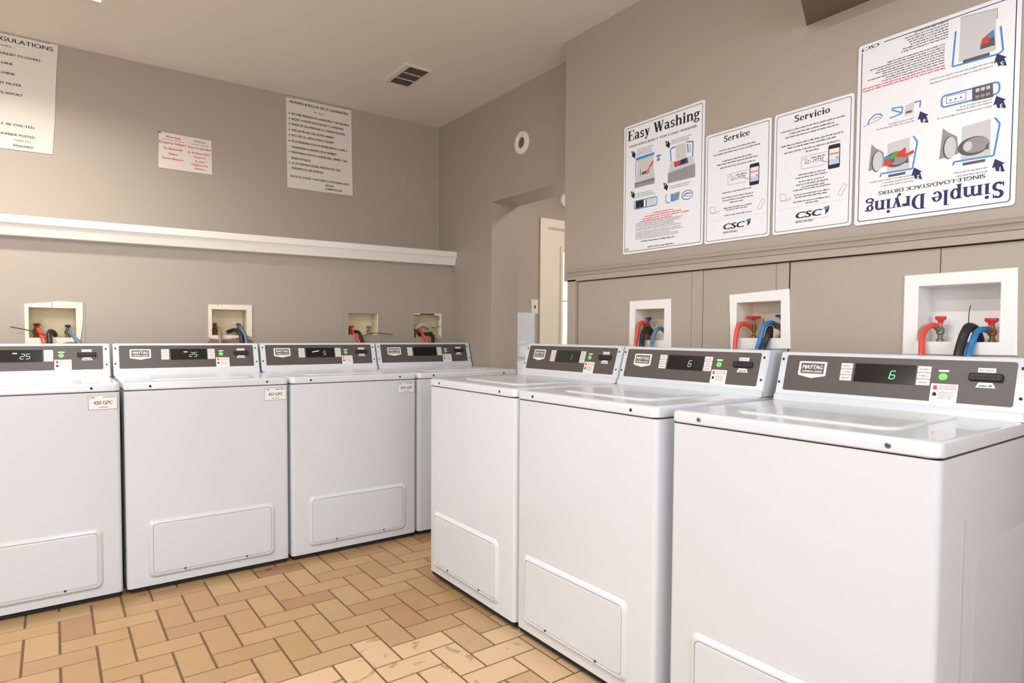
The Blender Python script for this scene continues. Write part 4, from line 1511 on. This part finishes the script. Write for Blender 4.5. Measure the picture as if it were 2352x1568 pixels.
J = lambda k: rg21.random() * k
for rows in ([(.082, .186 - J(.02), y) for y in (.470, .462, .454, .446)], [(.284, .396 - J(.02), y) for y in (.465, .457, .450)], [(.082, .215 - J(.06), y) for y in (.270, .262, .254)], [(.280, .392 - J(.03), y) for y in (.268, .260)]):
    S.part('step_caption', block(rows, .0042), M_MGREY)
S.part('small_print', block([(.080, .375 - (J(.12) if i else .02), .132 - i * .0075) for i in range(5)], .0044), M_MGREY)
S.part('small_print', block([(.080, .372 - J(.10), .092 - i * .0075) for i in range(5)], .0044), M_MGREY)
S.part('small_print', block([(.115, .31, .0475), (.155, .31, .0190)], .0065), M_DGREY)


def art(bm, f, n):
    rg = random.Random(22)
    greek(bm, f, .185, .300, .168, .0055, n, 0, rg)
    greek(bm, f, .135, .345, .158, .0055, n, 0, rg)
    greek(bm, f, .120, .385, .148, .0055, n, 0, rg)
    greek(bm, f, .105, .300, .139, .0055, n, 0, rg)


S.part('red_print', art, M_RED)


def art(bm, f, n):   # washer with door open, bleach cap
    flat(bm, f, [(.074, .437), (.187, .440), (.187, .428), (.078, .424)], n, 2)
    polyline(bm, f, [(.077, .425), (.077, .330)], .004, n, 2)
    flat(bm, f, [(.085, .424), (.182, .428), (.186, .350), (.085, .350)], n, 0)
    flat(bm, f, [(.074, .350), (.188, .352), (.191, .328), (.070, .322)], n, 4)
    flat(bm, f, [(.070, .322), (.191, .328), (.191, .300), (.070, .300)], n, 1)
    frect(bm, f, .072, .318, .190, .322, n + .0001, 3)
    flat(bm, f, [(.110, .352), (.160, .355), (.150, .367), (.118, .366)], n + .0001, 3)
    flat(bm, f, [(.135, .352), (.165, .392), (.176, .395), (.150, .350)], n + .0001, 5)
    flat(bm, f, [(.160, .384), (.178, .404), (.184, .398), (.168, .378)], n + .0001, 6)
    polyline(bm, f, [(.104, .352), (.106, .380)], .004, n + .0001, 3)
    flat(bm, f, [(.200, .396), (.212, .420), (.222, .396)], n, 7)
    frect(bm, f, .198, .416, .228, .421, n, 8)


S.part('illustration', art, (M_LGREY, M_MGREY, M_BLUE, M_DGREY, M_LGREY, M_ORANGE, M_RED, M_BLUE, M_DGREY))


def art(bm, f, n):   # washer loaded with clothes, seen from above
    polyline(bm, f, [(.283, .378), (.279, .432), (.306, .436)], .006, n, 2)
    polyline(bm, f, [(.366, .442), (.401, .436), (.399, .372)], .006, n, 2)
    flat(bm, f, [(.308, .441), (.364, .441), (.366, .378), (.309, .378)], n, 0)
    flat(bm, f, [(.282, .375), (.398, .378), (.412, .342), (.268, .330)], n, 0)
    flat(bm, f, [(.300, .370), (.372, .376), (.378, .352), (.305, .348)], n + .0001, 3)
    flat(bm, f, [(.308, .368), (.335, .373), (.330, .352), (.312, .350)], n + .0002, 5)
    flat(bm, f, [(.336, .372), (.366, .373), (.360, .355), (.338, .354)], n + .0002, 6)
    flat(bm, f, [(.268, .330), (.412, .342), (.414, .320), (.267, .308)], n, 1)
    flat(bm, f, [(.267, .308), (.414, .320), (.414, .286), (.267, .286)], n, 4)
    polyline(bm, f, [(.372, .432), (.376, .395)], .005, n, 3)
    polyline(bm, f, [(.385, .428), (.386, .392)], .003, n, 3)


S.part('illustration', art, (M_LGREY, M_MGREY, M_BLUE, M_DGREY, M_MGREY, M_RED, M_NAVY))


def art(bm, f, n):   # controls and coins
    polyline(bm, f, rrect(.070, .203, .207, .240, .010, 3), .0045, n, 0, True)
    frect(bm, f, .078, .206, .128, .238, n, 1)
    frect(bm, f, .140, .205, .145, .236, n, 1)
    polyline(bm, f, rrect(.150, .211, .196, .232, .002, 2), .002, n, 2, True)
    for y in (.217, .224):
        greek(bm, f, .155, .190, y, .004, n, 2, random.Random(4))


S.part('illustration', art, (M_BLUE, M_INK, M_MGREY))


def art(bm, f, n):
    polyline(bm, f, [(.262, .240), (.256, .222), (.262, .203), (.280, .200)], .004, n, 0)
    frect(bm, f, .285, .203, .300, .236, n, 0)
    flat(bm, f, [(.296, .236), (.334, .240), (.330, .206), (.300, .203)], n, 2)
    polyline(bm, f, [(.298, .205), (.330, .238)], .004, n + .0001, 0)
    polyline(bm, f, disc(f, .374, .218, .029, .019, 16), .004, n, 0, True)
    polyline(bm, f, [(.352, .212), (.368, .226), (.396, .222)], .004, n, 1)
    polyline(bm, f, [(.356, .224), (.374, .212), (.392, .214)], .003, n, 2)


S.part('illustration', art, (M_BLUE, M_DGREY, M_MGREY))


for d, x, y in (('1', .047, .474), ('2', .250, .474), ('3', .046, .290), ('4', .242, .292)):
    S.part('arrow_marker', lambda bm, f, n: arrow(bm, f, x, y, .031, n, d), (M_INK, M_WHITEPL))
S.part('logo', lambda bm, f, n: text(bm, f, 'CSC', .014, .0175, .009, n, 0, shear=.2, bold=.06), M_INK)

# ---- Service / Servicio: one layout, two languages
for title, s0, wd, tx, tw, lab in (('Service', 2.130, .2965, .087, .119, 'white Service poster, the smaller sheet just right of Easy Washing'),
                                   ('Servicio', 2.439, .2920, .079, .132, 'white Servicio poster, the smaller sheet just left of the inverted poster')):
    w, h = wd, .4425
    es = title == 'Servicio'
    S = Sheet(lab, 'poster', rfr(s0, 1.5155), 'laundry_poster', SHR(w, h), .004, M_POSTER)
    S.part('border', border(w, h, .009, .002), M_DGREY)
    S.part('heading', lambda bm, f, n: serif_text(bm, f, title, tx, .398, .0235, n, 0, width=tw), M_INK)

    def art(bm, f, n):
        rg = random.Random(31 + es)
        L1 = ((.026, .262, .371), (.062, .226, .3585), (.045, .243, .347), (.028, .260, .318), (.055, .237, .307), (.040, .250, .292), (.124, .174, .2805)) if es else ((.064, .232, .364), (.039, .253, .352), (.080, .220, .320), (.055, .241, .309), (.070, .232, .2945))
        for a, b, y in L1:
            greek(bm, f, a, b, y, .0053, n, 0, rg)
        L2 = ((.098, .200, .202), (.088, .207, .192), (.100, .199, .1775), (.091, .210, .167), (.113, .197, .157), (.078, .218, .149), (.083, .216, .132), (.088, .211, .123), (.081, .217, .107), (.127, .176, .098)) if es else ((.085, .217, .193), (.083, .226, .173), (.086, .224, .162), (.120, .182, .151), (.092, .220, .131), (.103, .204, .123), (.094, .220, .102))
        for a, b, y in L2:
            greek(bm, f, a, b, y, .0049, n, 0, rg)
        frect(bm, f, .022, .0895, w - .016, .0905, n, 1)

    S.part('small_print', art, (M_DGREY, M_LGREY))

    def art(bm, f, n):
        polyline(bm, f, [(.204, .266), (.109, .266), (.110, .224), (.192, .222)], .0014, n, 1)
        text(bm, f, '621-MTM', .155, .238, .013, n, 0, width=.066, align='c', shear=.12)
        text(bm, f, 'CSC', .113, .2535, .007, n, 0, shear=.2)
        greek(bm, f, .145, .198, .254, .005, n, 0, random.Random(6))
        polyline(bm, f, [(.180, .240), (.200, .231), (.206, .231)], .002, n, 2)

    S.part('tag_drawing', art, (M_DGREY, M_MGREY, M_RED))

    def art(bm, f, n):
        flat(bm, f, rrect(.207, .203, .2485, .285, .005, 3), n, 0)
        frect(bm, f, .2105, .217, .2455, .271, n + .0001, 1)
        frect(bm, f, .2105, .217, .2455, .236, n + .0002, 2)
        frect(bm, f, .2125, .251, .2445, .256, n + .0002, 3)
        frect(bm, f, .234, .237, .2440, .2405, n + .0002, 4)

    S.part('phone_drawing', art, (M_INK, M_WHITEPL, M_SKYI, M_ORANGE, M_CYAN))

    def art(bm, f, n):
        polyline(bm, f, [(.026, .149), (.030, .124), (.052, .122), (.049, .146), (.026, .149)], .0013, n)
        polyline(bm, f, [(.032, .122), (.062, .119), (.072, .127), (.052, .124)], .0013, n)
        polyline(bm, f, [(.262, .144), (.274, .138), (.256, .104), (.243, .110)], .0013, n, 0, True)

    S.part('device_drawing', art, M_MGREY)
    S.part('logo', lambda bm, f, n: logo(bm, f, .091, .049, .0222, n), (M_INK, M_CYAN, M_NAVY, M_LGREY))

# ---- Simple Drying, hung upside down (drawn upright, turned half a turn)
w, h = .444, .592
c0 = rfr(2.741, 1.511)
frU = Frame(c0(w, h, 0), -c0.u, -c0.v, c0.n)
S = Sheet('large white Simple Drying poster hung upside down, rightmost on the right wall', 'poster', frU, 'laundry_poster', SHR(w, h), .004, M_POSTER)
S.part('border', border(w, h, .011, .0024), M_NAVY)
rot = lambda x, y: (w - x, h - y)


def art(bm, f, n):
    serif_text(bm, f, 'Simple Drying', w - .418, h - .072, .0455, n, 0, width=.386)
    text(bm, f, 'SINGLE-LOAD/STACK DRYERS', w - .371, h - .101, .0115, n, 1, width=.295, bold=.06)


S.part('heading', art, (M_NAVY, M_DGREY))


def dryer(bm, f, n, x0, y0, x1, y1, drum, load):
    """x0.. in photo coordinates of the inverted sheet; drawn turned"""
    R = lambda pts: [rot(*p) for p in pts]
    polyline(bm, f, R([(x0 + .02, y0 - .004), (x0 + .022, y0 + .006), (x1 - .012, y0 + .003), (x1, y1 - .02), (x1 - .012, y1)]), .0048, n, 1)
    flat(bm, f, R([(x0 + .04, y0 + .002), (x1 - .02, y0 + .002), (x1 - .022, y1), (x0 + .04, y1 - .006)]), n - .0001, 0)
    frect(bm, f, *rot(x1 - .032, y0 - .002), *rot(x0 + .045, y0 - .010), n, 3)
    flat(bm, f, R([(x0 - .018, y0 + .022), (x0 - .010, y1 + .004), (x0 + .002, y1 - .01), (x0 + .028, y1 - .03), (x0 + .034, y0 + .028)]), n, 2)
    flat(bm, f, R(disc(f, x0 + .008, (y0 + y1) / 2 - .004, .017, .034, 18)), n + .0001, 3)
    flat(bm, f, R(disc(f, x0 + .011, (y0 + y1) / 2 - .004, .0155, .032, 18)), n + .0002, 0)
    dx, dy, dr = drum
    flat(bm, f, R(disc(f, dx, dy, dr, dr * .68, 20)), n + .0001, 3)
    flat(bm, f, R(disc(f, dx + .006, dy + .002, dr * .84, dr * .56, 20)), n + .0002, 2)
    flat(bm, f, R(disc(f, dx - .014, dy + .002, dr * .28, dr * .36, 14)), n + .0003, 0 if not load else 3)
    flat(bm, f, R([(x1 - .035, y0 + .026), (x1 - .024, y0 + .024), (x1 - .026, y0 + .045)]), n + .0003, 3)
    if load:
        flat(bm, f, R(disc(f, dx - .024, dy - .006, .012, .012, 10)), n + .0004, 4)
        flat(bm, f, R([(dx - .026, dy + .01), (dx + .002, dy + .022), (dx + .01, dy + .006), (dx - .012, dy + .002)]), n + .0004, 5)
        flat(bm, f, R([(dx + .0, dy + .016), (dx + .026, dy + .032), (dx + .03, dy + .022), (dx + .022, dy + .004), (dx + .004, dy + .004)]), n + .0005, 4)
        polyline(bm, f, R([(dx + .02, dy + .006), (dx + .036, dy + .008), (dx + .052, dy + .014)]), .010, n + .0005, 4)
        flat(bm, f, R(disc(f, dx - .028, dy + .010, .009, .008, 8)), n + .0004, 1)


DM = (M_LGREY, M_BLUE, M_MGREY, M_DGREY, M_RED, M_GREENI)
S.part('illustration', lambda bm, f, n: dryer(bm, f, n, .268, .146, .402, .256, (.339, .188, .040), False), DM)
S.part('illustration', lambda bm, f, n: dryer(bm, f, n, .060, .152, .188, .256, (.127, .195, .036), True), DM)


def art(bm, f, n):   # control strip and display
    R = lambda pts: [rot(*p) for p in pts]
    polyline(bm, f, R(rrect(.252, .322, .398, .356, .010, 3)), .0048, n, 1, True)
    polyline(bm, f, R([(.265, .330), (.316, .328), (.315, .350), (.265, .352)]), .0014, n, 3, True)
    for x in (.276, .289, .303):
        flat(bm, f, R([(x - .003, .336), (x + .003, .336), (x, .343)]), n, 3)
    flat(bm, f, R([(.332, .318), (.384, .316), (.382, .356), (.331, .358)]), n + .0001, 3)
    for x in (.340, .353, .366):
        flat(bm, f, R(rrect(x, .342, x + .010, .352, .002, 2)), n + .0002, 0)
        flat(bm, f, R(rrect(x, .324, x + .010, .332, .002, 2)), n + .0002, 2)


S.part('illustration', art, DM)


def art(bm, f, n):   # coins and card
    R = lambda pts: [rot(*p) for p in pts]
    polyline(bm, f, R([(.036, .326), (.040, .340), (.058, .354), (.074, .352), (.082, .344)]), .004, n, 1)
    polyline(bm, f, R([(.022, .323), (.046, .330), (.070, .334), (.080, .340), (.062, .344), (.050, .338)]), .002, n, 2)
    polyline(bm, f, R([(.104, .330), (.140, .336), (.142, .356), (.110, .360)]), .004, n, 1)
    polyline(bm, f, R([(.108, .356), (.140, .338)]), .004, n, 1)
    flat(bm, f, R([(.148, .326), (.174, .328), (.176, .362), (.150, .358)]), n, 0)
    frect(bm, f, *rot(.170, .338), *rot(.152, .332), n + .0001, 3)
    polyline(bm, f, R([(.176, .360), (.194, .360), (.192, .340)]), .004, n, 1)


S.part('illustration', art, DM)


def art(bm, f, n):   # dryer with clothes coming out, top right
    R = lambda pts: [rot(*p) for p in pts]
    polyline(bm, f, R([(.284, .538), (.278, .436), (.392, .434), (.404, .440), (.396, .510)]), .0048, n, 1)
    flat(bm, f, R([(.296, .545), (.384, .536), (.386, .448), (.294, .444)]), n - .0001, 0)
    flat(bm, f, R([(.295, .574), (.387, .564), (.388, .534), (.296, .544)]), n, 0)
    polyline(bm, f, R([(.295, .574), (.387, .564), (.388, .534)]), .0014, n + .0001, 2)
    frect(bm, f, *rot(.372, .446), *rot(.305, .437), n, 3)
    flat(bm, f, R([(.347, .462), (.352, .490), (.380, .508), (.384, .462)]), n, 3)
    flat(bm, f, R([(.348, .474), (.352, .490), (.372, .500), (.368, .474)]), n + .0001, 4)
    flat(bm, f, R([(.366, .494), (.380, .508), (.382, .490), (.372, .484)]), n + .0001, 1)


S.part('illustration', art, DM)


for d, x, y in (('1', .391, .141), ('2', .178, .160), ('3', .389, .319), ('4', .191, .330), ('5', .387, .438)):
    X, Y = rot(x, y)
    S.part('arrow_marker', lambda bm, f, n: arrow(bm, f, X - .027, Y + .043, .034, n, d), (M_NAVY, M_WHITEPL))


rg41 = random.Random(41)


def lines(rows, hh, mi=0):
    def fn(bm, f, n):
        for a, b, y in rows:
            greek(bm, f, w - b, w - a, h - y, hh, n, mi, rg41)
    return fn


for rows in (((.290, .376, .120), (.295, .376, .109)), ((.086, .180, .128), (.082, .180, .119), (.045, .180, .137)), ((.240, .381, .293), (.290, .381, .304), (.300, .381, .312)), ((.062, .177, .305), (.100, .177, .313)), ((.216, .381, .406), (.214, .381, .417))):
    S.part('step_caption', lines(rows, .0042), M_MGREY)
S.part('small_print', lines([(.018 + rg41.random() * .09, .256, .4575 + i * .0078) for i in range(8)], .0040), M_DGREY)
S.part('small_print', lines([(.118 + rg41.random() * .06, .264, .530 + i * .0080) for i in range(7)], .0040), M_DGREY)


def art(bm, f, n):
    rg = random.Random(42)
    greek(bm, f, w - .258, w - .016, h - .441, .0046, n, 0, rg)
    greek(bm, f, w - .258, w - .014, h - .449, .0046, n, 0, rg)


S.part('red_print', art, M_RED)


def art(bm, f, n):
    frect(bm, f, w - .080, .003, w - .004, .0255, n, 4)
    logo(bm, f, w - .066, .0095, .0100, n + .0001, False)


S.part('logo', art, (M_INK, M_CYAN, M_NAVY, M_LGREY, M_POSTER))

# ------------------------------------------------------------------ scraps on the floor
for x, y, rz, lb in ((-1.309, -.655, .3, 'tiny dark brown scrap on the floor before the plate 453 washer'), (-1.832, -.640, -.5, 'tiny curled tan scrap on the floor at the seam between the two leftmost washers')):
    bm = bmesh.new()
    fr = Frame((0, 0, .0005), (math.cos(rz), math.sin(rz), 0), (-math.sin(rz), math.cos(rz), 0), (0, 0, 1))
    loops(bm, [[fr(-.014, -.002, 0), fr(-.014, .002, 0), fr(-.014, .002, .002), fr(-.014, -.002, .002)],
               [fr(-.004, -.006, .001), fr(-.003, .006, 0), fr(-.003, .006, .004), fr(-.004, -.006, .004)],
               [fr(.007, -.004, .002), fr(.007, .005, .001), fr(.007, .004, .006), fr(.007, -.003, .006)],
               [fr(.015, -.001, .004), fr(.015, .002, .003), fr(.014, .002, .007), fr(.014, -.001, .007)]], True, True)
    tag(finish('floor_scrap', bm, M_RUST if x > -1.5 else M_TORN, None, (x, y, 0)), lb, 'litter', 'scraps on the floor')
